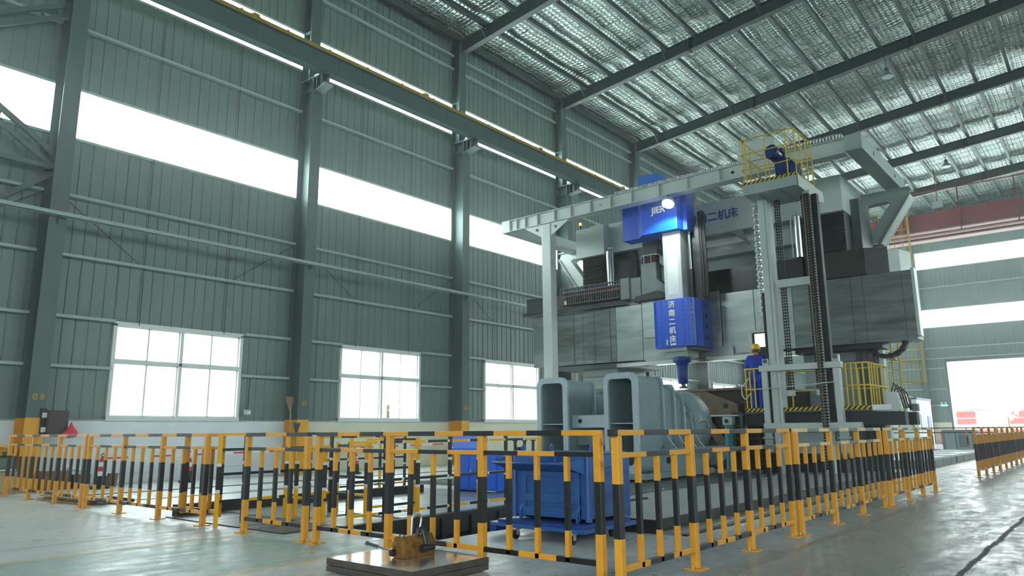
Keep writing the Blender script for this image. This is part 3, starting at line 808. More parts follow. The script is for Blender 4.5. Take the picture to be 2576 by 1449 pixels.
# crossbeam: core and cover panels
MB().box((22.02,4.1,3.55),(22.85,17.1,5.42)).build('crossbeam','dull_steel',mill)
seams = [17.13,16.25,15.98,15.24,14.84,14.34,13.69,13.45,12.41]
rseams = [9.55,8.48,7.3,5.65,5.32,4.32,4.07]
for i in range(len(seams)-1):
    a, b = seams[i+1]+.006, seams[i]-.006
    MB().box((21.99-.006*(i%3),a,3.52),(22.02,b,5.43)).build('cover_panel','brushed2' if i in (0,1,7) else 'brushed',mill,.003)
MB().box((21.95,9.6,3.5),(22.02,12.38,5.5)).build('slide_panel','brushed2',mill,.004)
MB().box((21.90,11.2,4.24),(21.95,12.30,5.51)).build('slide_panel','brushed2',mill,.004)
MB().box((21.90,9.56,3.78),(21.95,9.98,5.52)).build('slide_panel','brushed2',mill,.004)
MB().box((21.88,9.2,3.44),(21.95,12.28,3.76)).build('slide_panel','brushed2',mill,.004)
for i in range(len(rseams)-1):
    a, b = rseams[i+1]+.008, rseams[i]-.008
    MB().box((21.99-.008*((i+1)%2),a,3.52),(22.02,b,5.43)).build('cover_panel','brushed2' if i < 2 else 'brushed',mill,.003)
MB().box((22.0,4.0,3.62),(22.35,4.09,5.48)).build('end_plate','mach_white',mill)
MB().box((21.86,7.3,3.32),(22.3,13.4,3.44)).build('lower_way','chrome',mill)
MB().box((22.1,5.0,3.38),(22.9,8.2,3.53)).build('lower_way_cover','black',mill)
MB().box((22.2,13.2,3.36),(24.9,16.2,3.50)).build('saddle_plate','dull_steel',mill)
# dark way covers on top of the crossbeam
MB().box((22.25,7.0,5.43),(23.0,10.3,6.27)).build('way_cover','dark_steel',mill)
MB().prism([(22.2,6.9),(22.2,5.25),(22.5,4.7),(23.4,4.7),(23.4,6.9)],'z',5.5,6.27).build('way_cover','dark_steel',mill)
MB().prism([(22.52,4.70),(23.4,4.70),(23.4,4.3),(22.7,4.45)],'z',5.45,6.2).build('way_cover_end','mach_white',mill)
# cable track on the left of the crossbeam top
MB().box((22.0,13.0,5.58),(22.03,17.44,6.15)).box((21.95,13.0,6.14),(22.3,17.44,6.16)).build('track_trough','black',mill)
for zz in (5.48,5.53,5.58):
    MB().box((21.8,12.9,zz),(22.2,17.5,zz+.022)).build('track_rail','dull_steel',mill)
ch = MB()
for i in range(27):
    y = 13.12+2.54*i/26
    ch.box((21.74,y-.012,5.72),(21.76,y+.012,6.32)).box((21.94,y-.012,5.72),(21.96,y+.012,6.32))
    ch.box((21.74,y-.012,5.72),(21.96,y+.012,5.74)).box((21.74,y-.012,6.30),(21.96,y+.012,6.32))
for zz in (5.73,6.02,6.31): ch.box((21.735,13.1,zz-.014),(21.755,15.68,zz+.014))
ch.build('cable_track','bellow',mill)['kind'] = 'stuff'
MB().tube([(21.86,13.1,6.08),(21.86,14.2,6.07),(21.86,15.6,6.04)],.022).build('cable','copper',mill)
for k, (m_, zz) in enumerate((('blue_dark',6.2),('black',6.14),('black',5.95),('frame_white',6.22),('black',5.86))):
    MB().tube([(21.86,13.1,zz),(21.88,14.4,zz-.02),(21.86,15.6,zz-.01)],.02,6).build('cable',m_,mill)
MB().box((21.72,12.72,5.62),(22.3,13.06,6.37)).build('track_box','dull_steel',mill,.01)
MB().box((21.8,12.3,5.6),(22.4,12.72,6.35)).build('track_box','dull_steel',mill,.01)
MB().prism([(12.26,5.5),(12.26,6.78),(11.68,6.78),(11.68,6.2),(11.30,5.9),(11.30,5.5)],'x',21.78,22.2).build('saddle_box','dull_steel',mill,.01)
MB().box((21.9,11.7,6.78),(22.1,12.24,7.05)).build('saddle_box','black',mill)
MB().box((21.85,11.66,7.05),(22.15,12.26,7.09)).build('cable_clamp','galv',mill)
for i in range(9):
    y = 11.76+.055*i
    MB().tube([(21.83,y,7.06),(21.82,y,6.9),(21.84,y+.01,6.78)],.018,6).build('cable',('copper','black','frame_white','black','copper','black','blue_dark','frame_white','black')[i],mill)
MB().box((21.9,11.68,7.09),(22.3,12.22,7.7)).build('cable_duct','bellow',mill)
MB().prism([(12.6,5.5),(12.45,5.66),(11.6,5.78),(11.35,5.6),(11.35,5.5)],'x',21.7,22.2).build('saddle_box','black',mill)
MB().cyl((21.75,15.42,5.72),(21.75,15.42,5.86),.05,n=14).build('oil_cup','frame_white',mill)
# right-hand hanging energy loop under the crossbeam end
lp = MB()
pts = []
for i in range(15):
    a = math.radians(200+ (350-200)*i/14); pts.append((22.5, 4.98-.52*math.cos(a)*1.0*-1 if False else 4.98+.5*math.cos(a)*-1, 3.62+.46*math.sin(a)))
for i in range(14):
    lp.bar(pts[i],pts[i+1],.13,.20,0,upv=(1,0,0)) if i % 2 else lp.bar(pts[i],pts[i+1],.10,.24,0,upv=(1,0,0))
lp.build('energy_loop','rubber',mill)
MB().box((22.45,5.24,0),(22.85,5.80,3.4)).build('side_duct','bellow',mill)
for y in (5.34,5.5,5.66): MB().box((22.43,y-.012,0),(22.45,y+.012,3.4)).build('duct_rib','black',mill)
MB().box((22.5,5.10,.4),(22.8,5.22,3.35)).build('side_duct','mach_white',mill)

# ---- blue headstock, ram, saddle block, spindle
MB().prism([(20.7,10.29),(20.7,11.56),(21.0,11.83),(21.0,12.45),(21.55,12.45),(21.55,10.08),(21.0,10.08),(21.0,10.21)],'z',7.46,8.86).build('headstock_cover','blue_mach',mill,.012)
MB().prism([(21.3,11.25),(21.3,11.95),(21.45,12.0),(21.9,12.0),(21.9,11.2),(21.45,11.2)],'z',8.86,9.72).build('motor_cover','blue_light',mill,.02)
text_mesh('head_lettering','JIER',.30,'letter',mill,(20.696,10.92,8.20),(0,-1,0),(0.0,0,1),.012,.003)
MB().box((20.9,10.31,5.15),(21.55,10.93,7.47)).build('ram','ram_steel',mill,.02)
MB().box((20.895,10.42,5.4),(20.9,10.80,6.9)).build('ram_wear_strip','mach_white',mill)
MB().cyl((21.3,10.18,6.2),(21.3,10.18,7.5),.045,n=12).build('balance_rod','chrome',mill)
MB().cyl((21.3,10.18,5.2),(21.3,10.18,6.22),.062,n=12).build('balance_barrel','black',mill)
MB().box((21.4,9.82,5.2),(21.46,10.24,7.6)).build('side_plate','dark_steel',mill)
MB().cyl((21.385,10.03,5.6),(21.41,10.03,5.6),.05,n=14).build('plate_hole','rubber',mill)
MB().box((21.35,9.72,7.2),(21.5,9.86,8.1)).build('hose_bracket','dark_steel',mill)
for i, (y, r_) in enumerate(((9.84,.03),(9.78,.04),(9.71,.03),(9.66,.035))):
    MB().tube([(21.33,y,8.05-.1*i),(21.32,y,7.2),(21.34,y-.02,6.2),(21.33,y,5.3)],r_,8).build('hose','rubber',mill)
MB().prism([(20.6,10.0),(20.6,11.1),(20.75,11.27),(21.9,11.27),(21.9,9.86),(20.76,9.86)],'z',3.70,5.2).build('saddle_block','blue_mach',mill,.008)
MB().box((21.27,9.84,3.72),(21.85,9.87,5.18)).build('saddle_side','blue_dark',mill)
MB().box((20.80,9.845,3.72),(21.25,9.865,5.19)).build('saddle_side_panel','blue_mach',mill)
for zz in (4.0,4.35,4.7,5.0):
    MB().box((21.42,9.825,zz-.07),(21.56,9.845,zz+.07)).build('access_hatch','rubber',mill)
bo = MB()
for zz in [3.78,3.84,3.92]+[4.05+.15*i for i in range(7)]+[5.05,5.13]:
    for y in (10.17,10.93): bo.cyl((20.592,y,zz),(20.602,y,zz),.017,n=8)
    bo.cyl((20.66,9.92,zz),(20.68,9.935,zz),.017,n=8)
    bo.cyl((20.66,11.19,zz),(20.685,11.18,zz),.017,n=8)
bo.build('bolt_holes','rubber',mill)['kind'] = 'stuff'
for i, c_ in enumerate('济南二机床'):
    text_mesh('saddle_character',c_,.235,'letter',mill,(20.594,10.565,5.02-.272*i),(0,-1,0),(0,0,1),.007,.002)
MB().box((20.590,10.46,3.755),(20.598,10.66,3.815)).build('name_plate','letter',mill)
MB().box((20.590,10.74,3.77),(20.598,10.80,3.95)).build('name_plate','galv',mill)
MB().box((20.75,10.20,3.58),(21.75,11.15,3.70)).build('spindle_flange','ram_steel',mill,.01)
MB().box((20.85,10.22,3.40),(21.6,10.98,3.60)).build('spindle_flange','mach_grey',mill,.008)
MB().box((20.8,9.9,3.62),(21.8,10.2,3.68)).build('spindle_flange','dull_steel',mill)
MB().lathe((21.0,10.50,0),[(.27,3.41),(.28,3.40),(.28,3.24),(.20,3.22),(.185,3.1),(.15,2.62),(.13,2.58)],28).build('spindle_nose','blue_dark',mill)
MB().lathe((21.0,10.50,0),[(.06,2.60),(.07,2.54),(.05,2.51),(.125,2.50),(.13,2.46),(.13,2.44)],24).build('milling_cutter','dull_steel',mill)

# beacon on the left housing
t = thing('signal_beacon',(22.4,15.12,8.6),'small stacked signal beacon glowing orange on the left machine housing','beacon')
MB().cyl((22.4,15.12,8.6),(22.4,15.12,8.66),.03,n=12).build('base','black',t)
MB().cyl((22.4,15.12,8.66),(22.4,15.12,8.74),.045,n=14).build('green_lens','beacon_green',t)
MB().cyl((22.4,15.12,8.74),(22.4,15.12,8.82),.045,n=14).build('red_lens','beacon_red',t)
MB().cyl((22.4,15.12,8.82),(22.4,15.12,8.92),.045,n=14).build('amber_lens','beacon_on',t)
MB().cyl((22.4,15.12,8.92),(22.4,15.12,8.935),.047,n=14).build('cap','black',t)

# ---- pendant frame: the white beam in front with its arms, brackets and post
pf = thing('cab_support_frame',(20.2,10.6,0),'white steel portal beam with post and arms in front of the gantry mill','frame')
def zt(y): return 8.79+(17-y)*.006
YL, YRR = 17.0, 4.51
bm = MB()
bm.bar((20.2,16.6,zt(16.6)-.01),(20.2,4.95,zt(4.95)-.01),.40,.02)
bm.bar((20.2,16.6,zt(16.6)-.42),(20.2,4.95,zt(4.95)-.42),.40,.02)
bm.bar((20.10,16.6,zt(16.6)-.215),(20.10,4.95,zt(4.95)-.215),.02,.40)
bm.build('front_beam','mach_white',pf)
for y in [16.3,15.9,15.35,14.6,13.9,13.1,12.3,11.5,10.52,9.55,8.5,7.6,6.6]:
    MB().box((20.0,y-.008,zt(y)-.41),(20.1,y+.008,zt(y)-.02)).build('stiffener','mach_white',pf)
for y in (12.75, 8.1):
    MB().cyl((20.075,y,zt(y)-.2),(20.09,y,zt(y)-.2),.05,n=18).build('lifting_hole','black' if y < 10 else 'mach_grey',pf)
MB().box((20.0,16.62,8.35),(24.9,17.0,8.80)).build('side_arm','mach_white',pf,.01)
MB().box((20.0,4.51,8.46),(24.9,4.94,8.89)).build('side_arm','mach_grey',pf,.01)
for x in (21.2,23.6): MB().cyl((x,4.50,8.68),(x,4.512,8.68),.03,n=12).cyl((x,4.495,8.62),(x,4.512,8.62),.03,n=12).build('slot','black',pf)
MB().cyl((22.4,16.61,8.55),(22.4,16.622,8.55),.05,n=14).build('slot','black',pf)
for sgn in (1,-1):
    m_ = lambda y: y if sgn == 1 else 2*YC+.65-y
    o_ = [(m_(4.40),8.46),(m_(5.84),8.46),(m_(5.84),6.83),(m_(5.40),6.83),(m_(5.22),6.80),(m_(4.28),8.2)]
    i_ = [(m_(5.0),8.15),(m_(5.62),8.12),(m_(5.68),8.05),(m_(5.68),7.15),(m_(5.50),7.2),(m_(4.86),8.08)]
    MB().hole_frame('x',24.4,.06,o_,i_).build('corner_bracket','mach_white' if sgn < 0 else 'mach_grey',pf)
    MB().hole_frame('x',24.8,.05,o_,i_).build('corner_bracket','mach_grey',pf)
    a, b = (m_(4.28),8.2), (m_(5.22),6.8)
    MB().add([(24.3,a[0],a[1]),(24.95,a[0],a[1]),(24.95,b[0],b[1]),(24.3,b[0],b[1]),(24.3,a[0]+.02*sgn,a[1]+.02),(24.95,a[0]+.02*sgn,a[1]+.02),(24.95,b[0]+.02*sgn,b[1]+.02),(24.3,b[0]+.02*sgn,b[1]+.02)],
             [(0,1,2,3),(4,7,6,5),(0,4,5,1),(1,5,6,2),(2,6,7,3),(3,7,4,0)]).build('bracket_flange','mach_white',pf)
    MB().box((24.3,min(m_(4.28),m_(5.84)),8.44),(24.95,max(m_(4.28),m_(5.84)),8.47)).build('bracket_flange','mach_white',pf)
MB().prism([(14.80,0),(15.16,0),(15.18,8.36),(14.79,8.36)],'x',20.02,20.36).build('post','mach_white',pf,.02)
MB().cyl((20.10,14.78,6.95),(20.10,14.80,6.95),.06,n=14).box((19.98,14.98-.2,0),(20.4,14.98+.2,.03)).build('post_base','mach_grey',pf)
for sg in (1,-1):
    y0 = 14.98+.19*sg
    MB().prism([(y0,8.36),(y0+.75*sg,8.36),(y0+.70*sg,8.30),(y0,7.9)],'x',20.05,20.08).build('post_gusset','mach_white',pf)
    MB().cyl((20.03,y0+.22*sg,8.2),(20.052,y0+.22*sg,8.2),.05,n=14).build('gusset_hole','black',pf)

# floodlight under the beam
t = thing('floodlight',(19.98,10.2,8.1),'glaring white floodlight under the white beam shining on the blue headstock','light')
MB().cyl((20.02,10.2,8.24),(20.02,10.2,8.40),.02,n=8).build('bracket','black',t)
MB().cyl((20.06,10.2,8.20),(20.00,10.2,8.10),.19,n=24).build('housing','galv',t)
MB().cyl((19.996,10.2,8.095),(19.986,10.2,8.08),.18,n=24).build('lens','floodlight',t)
sp = bpy.data.lights.new('floodlight_beam','SPOT'); sp.energy = 220; sp.spot_size = math.radians(104); sp.spot_blend = .35; sp.color = (.93,.98,1); sp.shadow_soft_size = .1
so = bpy.data.objects.new('floodlight_beam',sp); COL.objects.link(so); so.location = (19.90,10.2,8.02)
so.rotation_euler = (Vector((20.95,10.6,6.2))-so.location).to_track_quat('-Z','Y').to_euler(); so.parent = t; so.location = Vector((19.90,10.2,8.02))-wloc(t)

# clear hose chain lying on the beam
hc = thing('hose_chain',(20.15,9,8.8),'silver wrapped hose chain lying along the top of the white beam','chain')
def bead_chain(parent, name, p, q, n, w_, h_, mname='foil_chain', gap=.72):
    p = Vector(p); q = Vector(q); b = MB(); r_ = random.Random(3)
    for i in range(n):
        a = p.lerp(q,i/n); c = p.lerp(q,(i+gap)/n); j = Vector((r_.uniform(-.006,.006),0,r_.uniform(-.006,.006)))
        b.bar(a+j,c+j,w_,h_)
        b.bar(p.lerp(q,(i+.2)/n)+Vector((-w_*.5,0,0)),p.lerp(q,(i+.5)/n)+Vector((-w_*.55,0,0)),.02,h_*.55)
    o = b.build(name,mname,parent); o['kind'] = 'stuff'; return o
bead_chain(hc,'chain_links',(20.15,12.15,zt(12.1)+.055),(20.15,7.9,zt(8)+.055),64,.14,.10)
bead_chain(hc,'chain_links',(20.2,6.7,zt(6.7)+.12),(20.2,5.0,zt(5)+.10),20,.20,.16)
t = thing('drive_cabinet',(20.4,7.5,8.85),'pale grey drive cabinet on the white beam behind the motor platform','cabinet')
MB().prism([(7.98,8.9),(7.98,9.3),(7.80,9.52),(6.95,9.52),(6.85,9.42),(6.85,8.9)],'x',20.2,20.9).build('body','mach_white',t,.015)
MB().box((20.19,7.9,8.86),(20.95,6.9,8.90)).build('plinth','mach_grey',t)

# ---- operator tower
tw = thing('operator_tower',(18.8,6.3,0),'pale grey lift tower carrying the operator cab, with yellow-railed motor platform on top','tower')
MB().box((18.3,6.53,.06),(18.70,6.78,7.08)).build('mast','mach_white',tw,.02)
MB().box((18.3,5.44,.06),(18.6,5.62,7.08)).build('mast','mach_white',tw,.015)
MB().box((18.295,6.6,.3),(18.30,6.606,7.0)).build('mast_seam','dull_steel',tw)
MB().box((18.32,5.29,1.3),(18.5,5.42,6.95)).build('guide_rail','black',tw)
MB().box((18.30,6.79,1.3),(18.50,6.84,4.6)).build('guide_rail','black',tw)
MB().box((18.32,5.62,4.69),(18.5,6.44,4.89)).build('mast_tie','mach_white',tw,.01)
MB().box((18.30,5.60,3.0),(18.34,5.625,7.05)).build('guide_edge','galv',tw)
# platform on top
MB().prism([(17.7,7.07),(17.7,7.33),(19.1,7.33),(19.1,7.07)],'y',5.545,6.90).build('platform_frame','mach_grey',tw)
MB().box((17.69,5.535,7.33),(19.11,6.915,7.40)).build('platform_deck','hazard',tw)
for y in (6.55,6.0): MB().box((17.74,y-.01,7.03),(19.08,y+.01,7.07)).build('platform_rib','mach_grey',tw)
MB().prism([(17.72,7.33),(19.66,7.35),(19.74,7.08),(19.3,7.00),(17.75,7.05)],'y',5.51,5.53).build('side_plate','mach_white',tw)
PZs = (7.74,8.16,8.56)
fx0, fx1, fy0, fy1 = 17.7, 19.09, 5.545, 6.895
posts = [(fx0,6.77),(fx0,6.27),(fx0,5.73),(fx0+.08,fy0),(18.2,fy0),(18.65,fy0),(fx1,fy0),(fx1,6.1),(fx1,6.67),(17.85,fy1),(18.3,fy1),(18.85,fy1)]
for x, y in posts: MB().cyl((x,y,7.39),(x,y,8.56),.016,n=8).build('railing_post','cage_yellow',tw)
for zz in PZs:
    MB().tube([(fx0,fy1,zz),(fx0,fy0+.05,zz),(fx0+.06,fy0,zz),(fx1,fy0,zz)],.016).build('railing_rail','cage_yellow',tw)
    MB().tube([(fx0,fy1,zz),(fx1,fy1,zz),(fx1,fy0,zz)],.016).build('railing_rail','cage_yellow',tw)
# hoist motor
mo = thing('hoist_motor',(18.3,5.9,7.40),'blue geared hoist motor standing on the railed tower platform','motor')
ax0 = Vector((17.92,6.20,8.17)); d_ = Vector((.93,-.13,-.20)).normalized(); ax1 = ax0+d_*.52
MB().cyl(ax0,ax0+d_*.12,.185,n=26).build('fan_cover','blue_motor',mo)
MB().cyl(ax0-d_*.008,ax0,.14,n=26).cyl(ax0-d_*.014,ax0-d_*.008,.05,n=16).build('fan_grille','blue_dark',mo)
MB().cyl(ax0+d_*.12,ax1,.15,n=22).build('motor_body','blue_motor',mo)
for i in range(6): MB().cyl(ax0+d_*(.16+.055*i),ax0+d_*(.18+.055*i),.165,n=22).build('cooling_fin','blue_motor',mo)
MB().prism([(6.20,7.42),(6.24,7.75),(6.22,8.02),(6.05,8.10),(5.82,7.98),(5.66,7.72),(5.57,7.42)],'x',18.20,18.56).build('gearbox','blue_motor',mo,.03)
for zz in (7.50,7.58,7.66): MB().box((18.18,5.78,zz),(18.20,6.14,zz+.03)).build('gearbox_rib','blue_motor',mo)
MB().prism([(5.62,7.42),(5.52+.08,7.62),(5.80,7.80),(5.80,7.42)],'x',18.14,18.20).build('gearbox_lug','blue_dark',mo)
MB().box((18.08,5.56,7.40),(18.54,6.17,7.44)).build('mounting_foot','blue_motor',mo)
MB().bar(ax0+d_*.24+Vector((-.02,-.14,.11)),ax0+d_*.42+Vector((-.02,-.14,.11)),.11,.09).build('terminal_box','blue_motor',mo)
MB().bar(ax0+d_*.17+Vector((-.06,-.155,-.02)),ax0+d_*.32+Vector((-.06,-.155,-.02)),.012,.07).build('rating_plate','paper',mo)
# roller chains and energy chains
def roller_chain(x, y0, y1, z0, z1):
    b = MB(); n = int((z1-z0)/.075)
    for i in range(n):
        z = z0+(z1-z0)*i/n
        for y in (y0, (y0+y1)/2, y1):
            b.box((x-.014,y-.017,z),(x+.014,y+.017,z+.062))
        b.box((x-.008,y0,z+.02),(x+.008,y1,z+.035))
    b.build('roller_chain','dark_steel',tw)['kind'] = 'stuff'
roller_chain(18.52,6.29,6.40,2.0,7.05); roller_chain(18.52,5.66,5.72,2.1,7.05)
b = MB(); b2 = MB()
for i in range(96):
    z = .25+.07*i
    if z > 7.0: break
    b.box((18.16,5.45,z),(18.24,5.57,z+.055)).box((18.2,5.44,z+.02),(18.30,5.46,z+.04))
    b2.box((18.155,5.50,z+.018),(18.162,5.52,z+.038))
o = b.build('energy_chain','rubber',tw); o['kind'] = 'stuff'
o = b2.build('chain_pins','hazard_y',tw); o['kind'] = 'stuff'
# cab frame and platform
for ya, yb in ((6.83,6.97),(5.11,5.25)):
    MB().box((18.22,ya,1.33),(18.42,yb,2.6)).build('cab_upright','mach_white',tw,.01)
MB().box((18.20,5.06,2.60),(18.42,7.02,2.75)).build('cab_crossbar','mach_white',tw,.008)
MB().box((18.22,4.74,1.20),(18.44,7.0,1.33)).build('cab_crossbar','mach_white',tw,.008)
for y in (6.86,5.18):
    MB().box((18.24,y-.08,2.75),(18.36,y+.08,2.92)).build('guide_shoe','galv',tw,.01)
    MB().cyl((18.2,y,2.86),(18.4,y,2.86),.05,n=12).build('guide_roller','dull_steel',tw)
for y in (6.35,5.62): MB().cyl((18.45,y,1.98),(18.45,y,2.12),.11,n=16).build('chain_anchor','mach_white',tw)
MB().bar((18.15,7.05,2.16),(18.15,5.12,2.27),.02,.02).build('strap','galv',tw)
MB().box((18.4,4.52,1.58),(20.2,7.50,1.625)).build('cab_deck','dull_steel',tw)
MB().box((18.385,4.52,1.62),(18.40,7.50,1.705)).build('toe_board','hazard',tw)
MB().box((18.42,3.85,1.26),(18.75,7.47,1.56)).build('cab_beam','black',tw)
MB().box((19.6,3.85,1.26),(19.9,7.47,1.56)).build('cab_beam','black',tw)
MB().box((18.385,4.12,1.60),(18.45,4.50,1.72)).build('step_board','white_wall',tw)
def cab_rail(pts, posts, z0=1.62, z1=2.70):
    for zz in (z1, (z0+z1)/2+.02):
        MB().tube([(x,y,zz) for x,y in pts],.019).build('cab_rail','cage_yellow',tw)
    for x, y in posts: MB().cyl((x,y,z0),(x,y,z1),.019,n=8).build('cab_rail_post','cage_yellow',tw)
cab_rail([(18.42,6.98),(18.42,7.46),(18.46,7.5),(20.15,7.5)],[(18.42,7.23),(18.42,7.46),(18.8,7.5),(19.4,7.5),(20.1,7.5)])
cab_rail([(18.42,5.05),(18.42,4.60),(18.48,4.52),(20.15,4.52)],[(18.42,5.02),(18.42,4.90),(18.42,4.78),(18.42,4.64),(18.48,4.52),(18.7,4.52),(18.95,4.52),(19.2,4.52),(19.6,4.52),(20.1,4.52)])
cab_rail([(20.18,4.52),(20.18,7.5)],[(20.18,5.2),(20.18,5.9),(20.18,6.1),(20.18,6.9)])
# legs below the cab and drive base
MB().box((18.26,6.42,0.0),(18.70,6.82,.12)).build('mast_foot','mach_grey',tw)
MB().box((18.26,5.32,0.0),(18.64,5.66,.12)).build('mast_foot','mach_grey',tw)
for y in (6.92,5.15):
    MB().box((18.25,y-.09,.62),(18.42,y+.09,1.18)).box((18.22,y-.13,.95),(18.44,y+.13,.99)).build('lower_bracket','mach_grey',tw,.008)
MB().box((18.9,5.3,.09),(20.3,7.35,.42)).build('carriage_base','black',tw)
MB().box((18.88,5.28,.42),(20.3,7.37,.45)).build('carriage_plate','dark_steel',tw)
MB().box((18.6,5.7,.6),(18.62,6.4,1.1)).build('back_panel','mach_grey',tw)
# hose chain hanging beside the mast and the control pendant
t = thing('hanging_hose_chain',(18.95,7.07,4.1),'plastic-wrapped hose chain hanging down beside the left tower mast','chain')
hb = MB()
for i in range(38):
    z = 7.15-i*.08
    hb.cyl((18.90,7.03+.03*(i%2),z),(18.90,7.03+.03*(i%2),z-.06),.076,n=8).cyl((18.80,7.09-.03*(i%2),z-.03),(18.86,7.09-.03*(i%2),z-.03),.04,n=8)
hb.build('wrapped_links','foil_chain',t)['kind'] = 'stuff'
MB().box((18.93,6.92,4.2),(18.96,6.97,7.1)).build('side_strip','cage_yellow',t)
t = thing('control_pendant',(19.7,7.42,3.3),'operator control panel with lit screen on a hanging arm, above the worker','control panel')
PX = 19.62
MB().box((PX,7.32,3.95),(PX+.1,7.42,4.35)).build('arm','mach_white',t,.01)
MB().box((PX-.03,7.29,3.85),(PX+.13,7.45,3.98)).build('arm_joint','mach_white',t,.01)
MB().box((PX,7.17,3.30),(PX+.16,7.66,3.80)).build('housing','black',t,.008)
MB().box((PX-.04,7.12,3.78),(PX+.18,7.68,3.84)).build('hood','mach_white',t,.008)
MB().box((PX-.006,7.22,3.38),(PX,7.61,3.74)).build('screen','screen',t)
MB().box((PX-.009,7.24,3.70),(PX-.006,7.33,3.72)).build('screen_tab','cover',t)
MB().box((PX-.009,7.23,3.60),(PX-.006,7.60,3.605)).box((PX-.009,7.23,3.52),(PX-.006,7.60,3.525)).build('screen_line','galv',t)
MB().prism([(PX-.10,3.06),(PX-.02,3.30),(PX+.14,3.30),(PX+.14,3.0)],'y',7.17,7.66).build('keyboard_panel','black',t)
MB().box((PX-.062,7.25,3.18),(PX-.055,7.30,3.22)).build('keypad','screen',t)
MB().box((PX-.03,7.69,3.25),(PX+.10,7.78,3.78)).build('side_handle','mach_white',t,.01)
# other equipment on the cab beam's right end
t = thing('hydraulic_unit',(18.6,4.0,1.56),'small hydraulic unit with black hoses on the right end of the cab beam','pump')
MB().box((18.45,3.98,1.56),(18.75,4.22,2.0)).build('tank','mach_white',t,.01)
MB().cyl((18.6,3.80,1.58),(18.6,3.80,1.86),.07,n=16).build('accumulator','chrome',t)
MB().box((18.5,3.60,1.56),(18.7,3.72,1.72)).build('valve_block','dull_steel',t)
for k in range(4):
    MB().tube([(18.5,4.1-.06*k,2.0),(18.46,4.02-.06*k,2.2-.05*k),(18.44,3.92-.05*k,1.95),(18.46,3.86-.05*k,1.62)],.014,6).build('hose','rubber',t)
# yellow ladder with back cage
ld = thing('caged_ladder',(25,5.2,1.6),'tall yellow ladder with square back cage beside the right machine upright','ladder')
for y in (5.43,5.22): MB().box((25.0,y-.02,1.64),(25.05,y+.02,7.9)).build('stile','cage_yellow',ld)
for i in range(21): MB().cyl((25.02,5.22,1.75+.295*i),(25.02,5.43,1.75+.295*i),.014,n=6).build('rung','cage_yellow',ld)
for zz in (2.55,3.2,3.85,5.2,6.6,7.3,7.85):
    MB().tube([(25.0,5.43,zz),(25.0,5.53,zz),(25.95,5.15,zz),(25.95,4.78,zz),(25.0,4.55,zz),(25.0,5.22,zz)],.014,6).build('hoop','cage_yellow',ld)
for x, y in ((25.0,5.0),(25.0,4.75),(25.0,4.55),(25.4,4.65),(25.95,4.78),(25.95,5.0),(25.6,5.28)):
    MB().cyl((x,y,2.55),(x,y,7.85),.010,n=5).build('cage_bar','cage_yellow',ld)
MB().box((24.9,5.3,3.25),(25.1,5.85,3.31)).build('wall_bracket','cage_yellow',ld)

# ---- bed: T-slot plates, covers, raised slab, cover strip
for i in range(10):
    y0 = 6.85+i*.62
    m_ = MB().box((12.2,y0,0.0),(24.0,y0+.56,.075))
    m_.box((12.2,y0+.2,.075),(24.0,y0+.26,.085)); m_.build('bed_plate','t_plate',floor,.004)
MB().box((12.0,6.42,0),(24.0,6.84,.03)).build('chip_tray','dark_steel',floor)
cp = MB(); r_ = random.Random(5)
for i in range(420):
    x = r_.uniform(12.2,18.0); y = r_.gauss(6.75,.18); a = Vector((r_.gauss(0,1),r_.gauss(0,1),r_.gauss(0,.5))).normalized()*.02; c = a.orthogonal()*.5
    p = Vector((x,y,.1 if y > 6.84 else .045)); cp.add([p+a,p+c,p-a],[(0,1,2)])
o = cp.build('metal_chips','chrome'); tag(o,'bright metal swarf scattered along the edge of the bed plates','swarf'); o['kind'] = 'stuff'
for k in range(4):
    x0 = 8.0+k*3.0
    MB().box((x0,4.46,0),(x0+2.98,6.38,.15)).build('slab','concrete',floor)
MB().box((7.985,4.42,0),(20.0,4.46,.155)).box((7.96,4.42,0),(8.0,6.4,.155)).build('slab_edge','dark_steel',floor)
MB().box((8.6,5.9,.15),(10.4,5.96,.17)).build('slab_edge','dark_steel',floor)
for k in range(9):
    x0 = 8.05+k*1.5
    MB().box((x0,4.12,0),(x0+1.48,4.38,.028)).build('trench_cover','grate',floor)
MB().box((8.0,4.05,0),(21.6,4.11,.02)).box((8.0,4.385,0),(21.6,4.42,.04)).build('trench_frame','dark_steel',floor)
for k in range(9):
    x0 = 24.7+k*1.25
    MB().box((x0,4.72,0),(x0+(1.17 if k != 3 else .9),6.6,.22)).build('rail_cover','concrete',floor,.01)
for k in range(6):
    MB().box((25+k*2.4,4.9,.22),(26.9+k*2.4,6.5,.235)).build('rail_cover','grate',floor)
